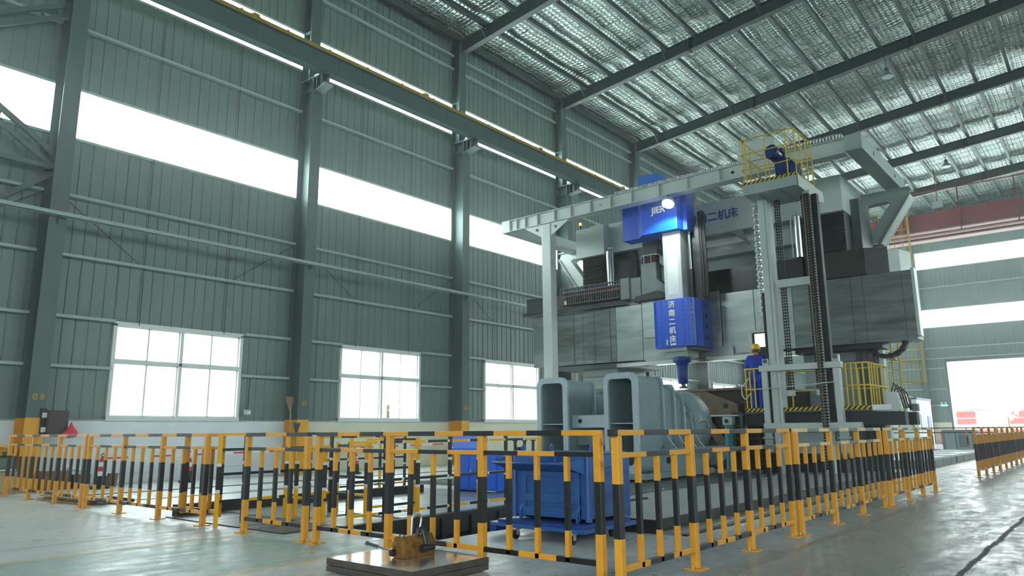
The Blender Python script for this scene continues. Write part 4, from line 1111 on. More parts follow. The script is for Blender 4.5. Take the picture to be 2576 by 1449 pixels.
# ================================================================ BARRIER PANELS
G_F = 'yellow and black barrier panels'
def barrier(axis, fixed, posts, label, feet=True, pale=False, nb=3, group=G_F, name='safety_barrier', bz=0.0, nofoot=(), first=0):
    a, b = posts[0], posts[-1]
    Pn = (lambda u, w_, z: (u, fixed+w_, z)) if axis == 'x' else (lambda u, w_, z: (fixed+w_, u, z))
    t = thing(name, Pn((a+b)/2,0,0), label, 'barrier', group)
    s = 1 if b > a else -1
    Yw, Bk = ('fence_yellow','fence_black')
    def rail(nm, u0, u1, z0, z1, wd, seg, k0, cols):
        m = MB(); n = max(1, int(round(abs(u1-u0)/seg)))
        for i in range(n):
            p, q = u0+(u1-u0)*i/n, u0+(u1-u0)*(i+1)/n
            m.box(Pn(p,-wd/2,z0),Pn(q,wd/2,z1),(i+k0)%2)
        m.build(nm, cols, t, .003)
    L = abs(b-a); seg = abs(posts[1]-posts[0])/3.0
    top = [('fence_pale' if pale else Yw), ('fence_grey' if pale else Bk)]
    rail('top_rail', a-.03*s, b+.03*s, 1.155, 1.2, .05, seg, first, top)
    for i in range(len(posts)-1):
        u0, u1 = posts[i]+.03*s, posts[i+1]-.03*s
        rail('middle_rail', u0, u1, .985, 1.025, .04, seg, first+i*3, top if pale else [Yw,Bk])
        rail('bottom_rail', u0, u1, .145, .19, .04, seg, first+i*3, [Yw,Bk])
        for j in range(nb):
            u = posts[i]+(posts[i+1]-posts[i])*(j+1)/(nb+1); h = .02
            m = MB()
            for za, zb, k in ((.145,.395,0),(.395,.785,1),(.785,.985,0)):
                m.box(Pn(u-h,-h,za),Pn(u+h,h,zb),k)
            m.build('baluster',[Yw,Bk],t)
    for i, u in enumerate(posts):
        h = .032; z0 = .012 if feet and i not in nofoot else .06+bz
        m = MB()
        for za, zb, k in ((z0,.39,0),(.39,.79,1),(.79,1.155,0)):
            m.box(Pn(u-h,-h,za),Pn(u+h,h,zb),k)
        po = m.build('post',[Yw,Bk],t,.004)
        if feet and i not in nofoot:
            m = MB().box(Pn(u-.08,-.08,0),Pn(u+.08,.08,.012))
            m.build('base_plate',Yw,po)
            m = MB()
            for du, dw in ((.058,.0),(-.058,.0)):
                c = Pn(u+du,dw,.012); m.cyl(c,(c[0],c[1],.032),.010,n=6)
            m.build('anchor_bolts','galv',po)['kind'] = 'stuff'
    return t
barrier('y',5.17,[17.38,16.09,14.80,13.64],'barrier panel farthest left, its end by the column stencilled 08')
barrier('y',5.16,[13.46,12.14,10.87,9.61],'barrier panel second from left, ending at the open gate')
barrier('y',5.31,[9.50,10.45],'narrow open gate leaf folded back behind the second barrier panel from left',feet=False,name='safety_gate',bz=.04)
barrier('y',5.12,[8.53,7.28],'short barrier panel just right of the gate opening, one bay long',first=1)
barrier('y',5.12,[7.06,5.87,4.60,3.34],'barrier panel in front of the blue tipping bin, behind the steel plate stack',nofoot=(1,2),first=1)
barrier('x',3.08,[4.98,6.22,7.47,8.70],'nearest barrier panel of the right row, meeting the front corner')
MB().box((4.90,3.05,1.15),(4.955,3.11,1.203)).build('end_cap','rubber',bpy.data.objects['safety_barrier.004'])
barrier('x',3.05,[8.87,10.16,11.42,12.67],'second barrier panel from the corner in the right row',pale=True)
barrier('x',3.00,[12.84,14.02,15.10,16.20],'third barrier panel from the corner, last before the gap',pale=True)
def far_panel(x, label, pale=True): barrier('x',2.96,[x,x+1.25,x+2.5,x+3.75],label,pale=False)
far_panel(21.2,'first barrier panel beyond the gap in the right row')
far_panel(25.1,'second barrier panel beyond the gap in the right row')
far_panel(29.0,'third barrier panel beyond the gap in the right row')
far_panel(32.9,'fourth barrier panel beyond the gap in the right row')
far_panel(36.8,'fifth barrier panel beyond the gap in the right row, by the frame edge')

# ---- bright yellow and black guard rails round the pit, with white tape rings
G_P = 'taped guard rails round the pit'
def pit_rail(axis, fixed, u0, u1, posts, rails, label, h=1.12, z0=0.0):
    Pn = (lambda u, w_, z: (u, fixed+w_, z)) if axis == 'x' else (lambda u, w_, z: (fixed+w_, u, z))
    t = thing('pit_guard_rail', Pn((u0+u1)/2,0,0), label, 'guard rail', G_P)
    for k, z in enumerate(rails):
        m = MB(); n = max(2,int(abs(u1-u0)/.42))
        for i in range(n):
            p, q = u0+(u1-u0)*i/n, u0+(u1-u0)*(i+1)/n
            mi = 1 if z in (.66,.55) else (i+k)%2
            m.box(Pn(p,-.018,z-.018),Pn(q,.018,z+.018),mi)
            if mi == 0 or i % 2: m.box(Pn(q-.02,-.0185,z-.0185),Pn(q+.02,.0185,z+.0185),2)
        m.build('rail',['pit_yellow','fence_black','tape'],t)
    for i, u in enumerate(posts):
        m = MB(); w_ = .022
        bands = ((z0,.42,0),(.42,.46,2),(.46,.76,1),(.76,.80,2),(.80,h,0)) if i % 2 == 0 else ((z0,.5,1),(.5,.54,2),(.54,.78,1),(.78,.82,2),(.82,h,1))
        for za, zb, k in bands: m.box(Pn(u-w_,-w_,za),Pn(u+w_,w_,zb),k)
        m.build('post',['pit_yellow','fence_black','tape'],t)
    return t
pit_rail('x',9.42,5.24,7.05,[5.24,5.62,6.28,7.05],(1.18,.98,.66,.31),'taped guard rail running from the open gate toward the pit stairs',1.2)
pit_rail('y',6.30,8.50,9.34,[8.55,8.90,9.2],(.95,.30),'taped guard rail on the near side of the pit stairs',.98)
pit_rail('y',7.08,8.60,9.34,[8.62,9.02,9.3],(1.0,.55,.30),'taped guard rail on the far side of the pit stairs',1.05)
pit_rail('x',7.93,6.25,10.3,[6.25,6.84,7.45,8.1,8.74,9.4,10.3],(1.06,.55,.12),'long taped guard rail along the black edge of the pit')
pit_rail('x',8.70,7.15,8.15,[7.2,7.65,8.12],(1.08,.66,.12),'short taped guard rail behind the pit edge rail',1.1)
pit_rail('x',12.35,9.0,11.2,[9.0,9.75,10.5,11.2],(1.10,.66,.12),'taped guard rail at the back of the grating floor, by the left wall',1.12)
# grating floor behind the pit
G_G = None
for i in range(5):
    for j in range(4):
        x0, y0 = 6.2+i*1.02, 8.0+j*1.05
        if i == 0 and j in (0,): continue
        m = MB().box((x0,y0,.001),(x0+1.0,y0+1.03,.02)).build('grating_panel','grate',floor)
for i in range(3):
    MB().box((5.32,8.0+i*1.0,.001),(6.15,8.97+i*1.0,.014)).build('grating_panel','dark_steel',floor)
MB().box((5.5,11.0,0),(10.5,11.14,.16)).build('curb','dark_concrete',floor)
for k in range(14):
    MB().box((5.4+k*1.5,16.12,.0),(6.88+k*1.5,16.30,.012)).build('trench_cover','dark_steel',floor)
    MB().box((6.0+k*1.5,14.2,.0),(7.48+k*1.5,14.5,.014)).build('trench_cover','grate',floor)
t = thing('lifting_ring',(10.8,11.83,.02),'dark lifting ring standing on the grating floor behind the pit','ring')
MB().tube([(10.8,11.83+.07*math.cos(a),.10+.08*math.sin(a)) for a in [2*PI*i/16 for i in range(16)]],.014,8,closed=True).build('ring','rubber',t)

# ================================================================ BLUE TIPPING BIN
t = thing('tipping_bin',(7.2,5.2,0),'blue wheeled tipping bin on casters behind the front barrier','bin')
bx0,bx1,by0,by1 = 6.92,7.72,4.66,5.70
MB().box((6.66,4.54,.125),(7.76,5.86,.165)).build('chassis_plate','blue_cart',t,.004)
MB().box((6.70,4.62,.165),(7.72,5.78,.20)).build('chassis_frame','blue_dark',t)
w_ = .02
b = MB()
b.box((bx0,by0,.22),(bx0+w_,by1,.76)).box((bx1-w_,by0,.22),(bx1,by1,.93)).box((bx0,by0,.22),(bx1,by0+w_,.93)).box((bx0,by1-w_,.22),(bx1,by1,.93)).box((bx0,by0,.22),(bx1,by1,.24))
b.build('hopper','blue_cart',t)
lp = MB()
lp.add([(bx0,by1,.74),(bx0,by0,.74),(6.62,by0+.16,.835),(6.62,by1+.08,.835)],[(0,1,2,3)])
lp.add([(bx0,by0,.93),(bx0,by0,.70),(6.62,by0+.16,.835)],[(0,1,2)]); lp.add([(bx0,by1,.93),(bx0,by1,.70),(6.62,by1+.08,.835)],[(0,1,2)])
lp.build('pouring_lip','blue_cart',t)
MB().tube([(bx0,by1,.94),(6.62,by1+.08,.84),(6.62,by0+.16,.84),(bx0,by0,.94)],.016).build('lip_rim','blue_cart',t)
MB().tube([(bx0,by0,.935),(bx1,by0,.935),(bx1,by1,.935),(bx0,by1,.935)],.014).build('rim','blue_cart',t)
for ya, yb in ((by0+.10,by1-.12),):
    MB().box((bx0-.03,ya,.40),(bx0,yb,.49)).build('front_rib','blue_cart',t,.003)
    MB().box((bx0-.03,ya,.24),(bx0,yb,.34)).build('front_rib','blue_cart',t,.003)
    MB().box((bx0-.02,ya,.68),(bx0,yb,.74)).build('front_rib','blue_cart',t,.003)
    for y in (ya,yb-.06): MB().box((bx0-.025,y,.22),(bx0,y+.06,.74)).build('front_post','blue_cart',t,.003)
for x, y in ((bx0,by0),(bx0,by1),(bx1,by0),(bx1,by1)):
    MB().cyl((x,y,.215),(x,y,.93),.04,n=14).build('corner_tube','blue_cart',t)
for xa, xb in ((7.1,7.16),(7.55,7.68)):
    MB().box((xa,by0-.025,.22),(xb,by0,.92)).build('side_rib','blue_cart',t,.003)
MB().box((7.16,by0-.02,.40),(7.6,by0,.46)).build('side_rib','blue_cart',t,.003)
MB().box((7.16,by0-.018,.78),(7.6,by0,.84)).build('side_rib','blue_cart',t,.003)
for x, y in ((7.05,by0+.03),(7.62,by0+.03),(7.05,by1-.03),(7.62,by1-.03)):
    MB().hole_frame('y',y-.008,.016,[(x+.035*math.cos(2*PI*i/16),.985+.048*math.sin(2*PI*i/16)) for i in range(16)],[(x+.017*math.cos(2*PI*i/16),.99+.022*math.sin(2*PI*i/16)) for i in range(16)]).build('lifting_eye','blue_cart',t)
for y in (by0+.12,by1-.12):
    MB().prism([(bx0-.06,.165),(bx0-.02,.165),(bx0-.02,.36),(bx0-.05,.30)],'y',y-.012,y+.012).build('latch','blue_cart',t)
for x, y in ((6.72,4.74),(6.72,5.52),(7.52,4.74),(7.52,5.55)):
    fk = MB().box((x-.045,y-.035,.10),(x+.045,y+.035,.125)).box((x-.02,y-.03,.045),(x+.02,y-.022,.11)).box((x-.02,y+.022,.045),(x+.02,y+.03,.11)).build('caster_fork','galv',t)
    MB().cyl((x-.01,y-.018,.055),(x-.01,y+.018,.055),.055,n=20).build('wheel','rubber',fk)
MB().box((6.75,5.86,.05),(7.0,5.95,.16)).build('tow_bracket','blue_dark',t,.01)
# pegs standing behind the bin
t = thing('fixture_rack',(13.9,11.2,0),'dark fixture stand with upright pegs behind the blue bin','stand')
MB().box((13.4,11.0,0),(14.36,11.4,.06)).build('base','black',t)
MB().box((13.45,11.15,.06),(14.33,11.25,.72)).build('frame','black',t)
for x in (13.62,13.97,14.30):
    MB().cyl((x,11.2,.7),(x,11.2,.95),.035,n=12).cyl((x,11.2,.95),(x,11.2,.98),.06,n=12).build('peg','dark_steel',t)
MB().box((13.7,11.14,.74),(13.95,11.22,.82)).build('clamp','black',t)

# ================================================================ STEEL PLATES AND LIFTING MAGNET IN FRONT
G_S = 'stacked steel plates'
t = tag(MB().box((4.15,4.47,.012),(5.06,5.56,.058)).build('steel_plate',['plate_side'],None,.004),'lower rough steel plate of the two stacked on the floor in front','plate',G_S)
m = MB(); m.add([(4.16,4.48,.12),(5.06,4.47,.12),(5.07,5.55,.12),(4.16,5.57,.12)],[(0,1,2,3)],0)
m.add([(4.16,4.48,.12),(5.06,4.47,.12),(5.07,5.55,.12),(4.16,5.57,.12),(4.16,4.48,.062),(5.06,4.47,.062),(5.07,5.55,.062),(4.16,5.57,.062)],[(0,4,5,1),(1,5,6,2),(2,6,7,3),(3,7,4,0),(4,7,6,5)],1)
t = tag(m.build('steel_plate',['plate_top','plate_side']),'upper polished steel plate, topmost of the stack under the lifting magnet','plate',G_S)
for x, y, lb in ((4.3,4.6,'front'),(4.98,4.55,'right'),(4.3,5.4,'left'),(4.98,5.45,'back')):
    tag(MB().box((x-.05,y-.04,0),(x+.05,y+.04,.012)).build('wooden_spacer','wood'),'thin wooden spacer under the %s corner of the steel plates'%lb,'spacer')
t = thing('lifting_magnet',(4.69,5.03,.12),'worn orange lifting magnet with shackle standing on the polished steel plate','magnet')
x0,x1,y0,y1 = 4.52,4.86,4.955,5.11
MB().prism([(y0,.12),(y1,.12),(y1,.25),(y1-.035,.298),(y0+.035,.302),(y0,.25)],'x',x0,x1).build('body','magnet_paint',t,.004)
for x in (x0-.008,x1): MB().prism([(y0-.004,.125),(y1+.004,.125),(y1+.004,.25),(y1-.035,.30),(y0+.035,.304),(y0-.004,.25)],'x',x,x+.008).build('end_plate','magnet_paint',t)
for x in (4.55,4.83): MB().cyl((x,y0+.05,.30),(x,y0+.05,.312),.008,n=6).cyl((x,y1-.05,.30),(x,y1-.05,.312),.008,n=6).build('bolt','dark_steel',t)
MB().cyl((x0-.05,5.085,.165),(x0,5.085,.165),.028,n=16).cyl((x0-.055,5.085,.165),(x0-.05,5.085,.165),.014,n=10).build('hub','dark_steel',t)
MB().cyl((x0-.03,5.09,.17),(x0-.06,5.24,.205),.010,n=10).build('lever','chrome',t)
MB().cyl((x0-.06,5.24,.205),(x0-.08,5.36,.225),.015,n=12).cyl((x0-.08,5.36,.225),(x0-.082,5.372,.227),.019,n=12).build('lever_grip','dull_steel',t)
def ubow(cx, y, z, w_, h, r, mn, nm, tilt=0.0, plane='x'):
    pts = [(cx+w_*(-.5+.04),y,z)]
    for i in range(13):
        a = PI-PI*i/12; pts.append((cx+w_/2*math.cos(a)+tilt*.8,y,z+h-w_/2+w_/2*math.sin(a)))
    pts.append((cx+w_*.5-.02,y,z))
    MB().tube(pts,r,10).build(nm,mn,t)
ubow(4.72,5.04,.295,.115,.185,.011,'chrome','lifting_bow',.012)
MB().tube([(4.70,5.0,.22),(4.685,4.99,.29),(4.70,4.985,.345),(4.735,4.98,.36),(4.765,4.975,.33),(4.785,4.95,.25),(4.79,4.94,.20)],.017,10).build('shackle','dark_steel',t)
MB().cyl((4.695,4.925,.19),(4.83,4.925,.19),.026,n=16).cyl((4.685,4.925,.19),(4.70,4.925,.19),.034,n=16).build('shackle_pin','dark_steel',t)
MB().tube([(4.74,4.985,.35),(4.745,4.96,.30),(4.75,4.94,.22)],.018,10).build('shackle','dark_steel',t)

# ================================================================ GREY CASTING
gc = thing('grey_casting',(16,9.7,.08),'huge grey painted twin-arm casting with two rectangular openings on the machine bed','casting')
XG = 14.4
def arm(y0, y1, ztop):
    k = 6
    out = rr(y0,y1,.25,ztop,.19,k); inn = rr(y0+.135,y1-.115,.42,ztop-.135,.11,k)
    MB().hole_frame('x',XG,.07,out,inn).build('front_flange','cast_light',gc)
    o2 = rr(y0+.05,y1-.05,.25,ztop-.05,.17,k)
    MB().hole_frame('x',XG+.07,1.15,o2,inn).build('arm_shell','cast_grey',gc)
    MB().prism(inn,'x',XG+1.15,XG+1.2).build('arm_bulkhead','cast_grey',gc)
    MB().box((XG+.08,y0+.12,1.33),(XG+1.1,y1-.1,1.352)).build('inner_shelf','cast_light',gc)
    steps = [(15.62,ztop-.10,ztop-.04),(16.18,ztop-.27,ztop-.20),(16.66,ztop-.50,ztop-.42),(17.08,ztop-.90,ztop-.82)]
    xp = XG+1.2
    for i, (x, zs, zr_) in enumerate(steps):
        if x-.07 > xp: MB().prism(rr(y0+.07,y1-.07,.25,zs,.15,k),'x',xp,x-.07).build('arm_shell','cast_grey',gc)
        poly = rr(y0,y1,.78,zr_,.15,k)
        ft = [(y0-.16,.76),(y0-.0,1.05)]
        MB().prism(poly,'x',x-.07,x+.02).build('rib','cast_grey',gc,.012)
        MB().add([(x-.06,y0+.02,1.15),(x+.0,y0+.02,1.15),(x+.0,y0-.2,.76),(x-.06,y0-.2,.76),(x-.06,y0+.02,.76),(x+.0,y0+.02,.76)],[(0,1,2,3),(0,3,4),(1,5,2),(2,5,4,3)]).build('rib_foot','cast_grey',gc)
        MB().tube([(x-.03,y0-.01,zr_-.3),(x-.03,y0-.01,1.15),(x+.06,y0-.12,.9),(x+.14,y0-.2,.76)],.022,6).build('rib_bead','cast_light',gc)
        xp = x+.02
arm(8.33,9.21,2.47); arm(10.23,11.13,2.45)
MB().box((14.62,9.18,1.25),(14.78,10.26,1.545)).build('cross_tie','cast_light',gc,.015)
MB().cyl((14.60,10.02,1.41),(14.625,10.02,1.41),.05,n=18).build('tie_hole','rubber',gc)
MB().box((14.85,9.18,.85),(15.6,10.26,1.2)).build('cross_web','cast_grey',gc)
MB().cyl((14.83,9.75,1.05),(14.86,9.75,1.05),.07,n=18).build('tie_hole','rubber',gc)
MB().box((14.40,8.22,.12),(17.9,11.3,.25)).build('base_plate','cast_grey',gc,.012)
MB().box((15.45,8.13,.70),(18.6,11.25,.78)).build('base_flange','cast_grey',gc,.01)
MB().prism([(15.4,.25),(15.6,.70),(18.3,.70),(17.7,.25)],'y',8.36,11.1).build('base_body','cast_grey',gc)
MB().prism([(18.0,.78),(18.75,.78),(18.6,.45),(18.2,.30)],'y',8.2,9.0).build('base_lug','cast_grey',gc)
for x, z_ in ((15.75,.5),(16.5,.86)): MB().cyl((x,8.325,z_),(x,8.355,z_),.075,n=20).build('core_hole','rubber',gc)
MB().cyl((16.95,8.325,.9),(16.95,8.30,.9),.09,n=20).build('core_hole','rubber',gc)
MB().lathe((0,9.05,1.33),[(.70,17.20),(.72,17.22),(.80,17.24),(.86,17.30),(.87,17.36),(.87,17.85),(.80,17.92)],48,0,'x').build('drum','cast_grey',gc)
MB().lathe((0,9.05,1.33),[(.58,17.195),(.60,17.185),(.60,17.21)],48,0,'x').build('drum_ring','cast_light',gc)
MB().tube([(17.05,8.25,1.3),(17.2,8.18,1.42),(17.42,8.12,1.42),(17.5,8.1,1.25)],.018,6).build('lifting_loop','cast_light',gc)
for x, y in ((14.65,8.35),(14.95,8.32),(16.8,8.3),(17.6,8.35),(14.6,11.1),(17.6,11.1)):
    jk = MB().cyl((x,y,.085),(x,y,.12),.035,n=10).cyl((x,y,.075),(x,y,.09),.05,n=10).build('levelling_jack','dull_steel',gc)

# ================================================================ BROWN WELDMENT UNDER THE SPINDLE
wd = thing('steel_weldment',(21.5,9.2,.08),'rusty brown welded steel frame being milled under the spindle','workpiece')
XB = 20.75
MB().box((XB,7.3,.25),(23.2,10.95,2.30)).build('core','brown_dark',wd)
MB().box((XB-.12,7.9,2.30),(23.3,11.0,2.38)).build('top_plate','brown_weld',wd,.01)
MB().box((XB-.08,9.55,.9),(XB,10.9,2.30)).build('face_plate','brown_weld',wd)
MB().box((XB-.09,9.6,1.95),(XB-.08,10.9,1.96)).build('weld_seam','brown_dark',wd)
MB().prism([(9.62,2.30),(8.72,1.95),(8.62,1.9),(8.62,1.66),(8.85,1.60),(9.60,1.58)],'x',XB-.20,XB-.02).build('gusset_plate','brown_weld',wd,.01)
MB().cyl((XB-.215,8.98,1.86),(XB-.19,8.98,1.86),.075,n=20).build('gusset_hole','rubber',wd)
MB().box((XB-.24,8.6,1.56),(XB-.02,9.62,1.60)).build('gusset_lip','galv',wd)
MB().add([(XB-.03,9.9,1.55),(XB-.03,9.55,1.55),(XB-.03,8.95,.75),(XB-.03,9.3,.75),(XB-.15,9.9,1.55),(XB-.15,9.55,1.55),(XB-.15,8.95,.75),(XB-.15,9.3,.75)],[(0,1,2,3),(4,7,6,5),(0,4,5,1),(1,5,6,2),(2,6,7,3),(3,7,4,0)]).build('brace_plate','brown_weld',wd)
for y in [7.36,7.72,8.08,8.44,8.80,9.16]:
    MB().box((XB-.07,y-.012,.3),(XB,y+.012,2.28 if y < 8.5 else 1.55)).build('stiffener','brown_weld',wd)
for zz in (.55,.92,1.28,1.62,1.95):
    MB().box((XB-.06,7.32,zz-.012),(XB,9.2 if zz < 1.5 else 8.6,zz+.012)).build('stiffener','brown_weld',wd)
MB().box((XB,7.3,.1),(23.0,10.9,.25)).build('base_rail','brown_dark',wd)
# coolant haze round the cutter
mi = bpy.data.materials.new('coolant_mist'); mi.use_nodes = True; t_ = mi.node_tree
for n in list(t_.nodes): t_.nodes.remove(n)
o_ = t_.nodes.new('ShaderNodeOutputMaterial'); vs_ = t_.nodes.new('ShaderNodeVolumePrincipled'); vs_.inputs['Color'].default_value = (.9,1,1,1)
tc = t_.nodes.new('ShaderNodeTexCoord'); vm = t_.nodes.new('ShaderNodeVectorMath'); vm.operation = 'LENGTH'
mp = t_.nodes.new('ShaderNodeMapping'); mp.inputs['Location'].default_value = (-1,-1,-1); mp.inputs['Scale'].default_value = (2,2,2)
t_.links.new(tc.outputs['Generated'],mp.inputs[0]); t_.links.new(mp.outputs[0],vm.inputs[0])
mr = t_.nodes.new('ShaderNodeMapRange'); mr.inputs[1].default_value = 1.0; mr.inputs[2].default_value = .1; mr.inputs[3].default_value = 0; mr.inputs[4].default_value = .55
t_.links.new(vm.outputs['Value'],mr.inputs[0]); t_.links.new(mr.outputs[0],vs_.inputs['Density']); t_.links.new(vs_.outputs[0],o_.inputs['Volume'])
MATS['mist'] = mi
hz = MB().lathe((21.1,9.55,2.82),[(.01,-.42),(.55,-.33),(1.0,-.05),(1.0,.05),(.6,.36),(.01,.45)],16).build('coolant_mist','mist')
tag(hz,'pale coolant mist drifting beside the spinning cutter','mist'); hz['kind'] = 'stuff'

# teal jack post beside it
t = thing('screw_jack',(20.3,8.82,.08),'tall teal cylindrical screw jack standing in front of the brown weldment','jack')
MB().cyl((20.3,8.80,.08),(20.3,8.80,1.28),.13,n=22).cyl((20.3,8.80,1.28),(20.3,8.80,1.31),.14,n=22).build('tube','teal_paint',t)
hb = MB().box((20.18,8.66,1.31),(20.42,8.94,1.54)).build('head_block','mach_grey',t,.012)
MB().cyl((20.165,8.82,1.42),(20.185,8.82,1.42),.055,n=16).build('head_hole','rubber',hb)
t = thing('valve_post',(20.36,8.45,.08),'slim dark teal valve post right of the teal screw jack','post')
MB().cyl((20.36,8.45,.08),(20.36,8.45,.9),.05,n=12).build('stem','brown_dark',t)
MB().cyl((20.36,8.45,.9),(20.36,8.45,1.55),.045,n=12).build('pipe','teal_dark',t)
MB().cyl((20.36,8.40,1.2),(20.36,8.27,1.2),.05,n=12).cyl((20.36,8.45,1.55),(20.36,8.45,1.62),.07,n=12).build('valve_body','teal_dark',t)
MB().box((20.33,8.4,1.62),(20.39,8.72,1.66)).build('cross_arm','black',t)
MB().tube([(19.5,7.52,2.68),(19.5,7.8,2.55),(19.5,8.03,2.3),(19.5,8.02,2.1),(19.5,7.97,2.0),(19.5,7.9,1.98),(19.5,7.84,2.08),(19.5,7.70,2.2),(19.5,7.52,2.2)],.016,8).build('coolant_hose','frame_white',tw)

# ================================================================ THE OPERATOR
def skin_mesh(verts, edges, root, sub=2):
    me = bpy.data.meshes.new('skin'); me.from_pydata([v[:3] for v in verts],edges,[])
    ob = bpy.data.objects.new('skin_src',me); COL.objects.link(ob)
    bm = bmesh.new(); bm.from_mesh(me); lay = bm.verts.layers.skin.verify(); bm.verts.ensure_lookup_table()
    for v, d in zip(bm.verts, verts):
        r_ = d[3]; v[lay].radius = r_ if isinstance(r_, tuple) else (r_, r_)
    bm.verts[root][lay].use_root = True
    bm.to_mesh(me); bm.free()
    ob.modifiers.new('s','SKIN').use_smooth_shade = True
    sb = ob.modifiers.new('ss','SUBSURF'); sb.levels = sub; sb.render_levels = sub
    dg = bpy.context.evaluated_depsgraph_get(); dg.update()
    out = bpy.data.meshes.new_from_object(ob.evaluated_get(dg))
    bpy.data.objects.remove(ob); return out
# local frame: +x the way he faces, +y his left, z up, feet at 0
def J(body, extra):
    sc = extra
    return None
T = {'pel':(0,0,.93),'sp':(-.01,0,1.10),'ch':(-.015,0,1.30),'nk':(0,0,1.475),'hd0':(.02,0,1.55),'hd1':(.03,0,1.66),
     'hipL':(0,.095,.90),'knL':(.03,.12,.50),'anL':(-.01,.135,.10),'toL':(.14,.16,.045),
     'hipR':(0,-.095,.90),'knR':(.02,-.105,.50),'anR':(-.02,-.12,.10),'toR':(.13,-.15,.045),
     'shL':(-.01,.185,1.415),'elL':(-.03,.29,1.16),'wrL':(.20,.235,1.10),
     'shR':(-.01,-.185,1.415),'elR':(.03,-.27,1.17),'wrR':(.27,-.17,1.17)}
def chain_fig(keys, rad):
    return [tuple(T[k])+(rad[k],) for k in keys]
keys = list(T); ix = {k:i for i,k in enumerate(keys)}
edges = [('pel','sp'),('sp','ch'),('ch','nk'),('nk','hd0'),('hd0','hd1'),('pel','hipL'),('hipL','knL'),('knL','anL'),('anL','toL'),('pel','hipR'),('hipR','knR'),('knR','anR'),('anR','toR'),
         ('ch','shL'),('shL','elL'),('elL','wrL'),('ch','shR'),('shR','elR'),('elR','wrR')]
rad = dict(pel=(.11,.08),sp=(.11,.08),ch=(.11,.08),nk=.048,hd0=(.07,.075),hd1=(.075,.09),hipL=.085,knL=.056,anL=.04,toL=(.035,.03),hipR=.085,knR=.056,anR=.04,toR=(.035,.03),shL=.04,elL=.036,wrL=.026,shR=.04,elR=.036,wrR=.026)
bv = chain_fig(keys,rad); be = [(ix[a],ix[b]) for a,b in edges]
for side, wr, el in (('L','wrL','elL'),('R','wrR','elR')):
    wv = Vector(T[wr]); d_ = (wv-Vector(T[el])).normalized(); s_ = Vector((0,0,1)); lat = d_.cross(s_).normalized()*(1 if side=='L' else -1)
    pi = len(bv); pm = wv+d_*.085; bv.append(tuple(pm)+((.030,.018),)); be.append((ix[wr],pi))
    for k, (off, ln) in enumerate(((.030,.068),(.010,.080),(-.010,.074),(-.028,.058))):
        a_ = pm+lat*off+d_*.015; b_ = a_+d_*ln*.55; c_ = b_+d_*ln*.3-s_*ln*.42
        for q, r_ in ((a_,.010),(b_,.009),(c_,.0075)): bv.append(tuple(q)+(r_,))
        n_ = len(bv); be += [(pi,n_-3),(n_-3,n_-2),(n_-2,n_-1)]
    a_ = wv+d_*.04+lat*.028; b_ = a_+lat*.025+d_*.03; c_ = b_+d_*.03-s_*.012
    for q, r_ in ((a_,.013),(b_,.011),(c_,.009)): bv.append(tuple(q)+(r_,))
    n_ = len(bv); be += [(ix[wr],n_-3),(n_-3,n_-2),(n_-2,n_-1)]
pp = thing('person',(19.14,7.43,1.625),'person in blue coveralls and yellow hard hat at the control panel, seen from behind','person')
def put(name, me, mname):
    me.name = name; me.materials.clear(); me.materials.append(MATS[mname])
    for p_ in me.polygons: p_.use_smooth = True; p_.material_index = 0
    o = bpy.data.objects.new(name,me); COL.objects.link(o); o.parent = pp; return o
put('body',skin_mesh(bv,be,ix['pel']),'skin')
ck = ['pel','sp','ch','hipL','knL','anL','hipR','knR','anR','shL','elL','wrL','shR','elR','wrR']
jk = ['sp0','sp','ch','col','shL','elL','wrL','shR','elR','wrR']
TJ = dict(T); TJ['sp0'] = (0,0,.86); TJ['col'] = (0,0,1.50); TJ['wrL'] = (.17,.24,1.105); TJ['wrR'] = (.235,-.18,1.17)
jr = dict(sp0=(.185,.145),sp=(.185,.15),ch=(.215,.155),col=(.10,.10),shL=.10,elL=.08,wrL=.058,shR=.10,elR=.08,wrR=.058)
ji = {k:i for i,k in enumerate(jk)}
put('jacket',skin_mesh([tuple(TJ[k])+(jr[k],) for k in jk],[(ji[a],ji[b]) for a,b in (('sp0','sp'),('sp','ch'),('ch','col'),('ch','shL'),('shL','elL'),('elL','wrL'),('ch','shR'),('shR','elR'),('elR','wrR'))],1),'cloth_blue')
tk = ['pel','hipL','knL','anL','hipR','knR','anR']; TT = dict(T); TT['pel'] = (0,0,.94); TT['anL'] = (-.01,.135,.06); TT['anR'] = (-.02,-.12,.06)
tr_ = dict(pel=(.19,.15),hipL=.135,knL=.11,anL=.10,hipR=.135,knR=.11,anR=.10); ti = {k:i for i,k in enumerate(tk)}
put('trousers',skin_mesh([tuple(TT[k])+(tr_[k],) for k in tk],[(ti[a],ti[b]) for a,b in (('pel','hipL'),('hipL','knL'),('knL','anL'),('pel','hipR'),('hipR','knR'),('knR','anR'))],0),'cloth_blue')
O = wloc(pp)
def W(x,y,z): return (O.x+x,O.y+y,O.z+z)
for y in (.145,-.135):
    MB().box(W(-.09,y-.05,0),W(.20,y+.05,.075)).build('shoe','rubber',pp,.02)
MB().lathe(W(.03,0,1.655),[(.116,0),(.115,.04),(.104,.09),(.075,.13),(.04,.148),(.005,.153)],24).build('hard_hat','helmet',pp)
MB().lathe(W(.035,0,1.648),[(.112,0),(.124,.0),(.126,.008),(.114,.016)],24).prism([(W(.12,0,0)[0],W(0,-.09,0)[1]),(W(.20,0,0)[0],W(0,-.05,0)[1]),(W(.20,0,0)[0],W(0,.05,0)[1]),(W(.12,0,0)[0],W(0,.09,0)[1])],'z',O.z+1.648,O.z+1.656).build('hat_brim','helmet',pp)
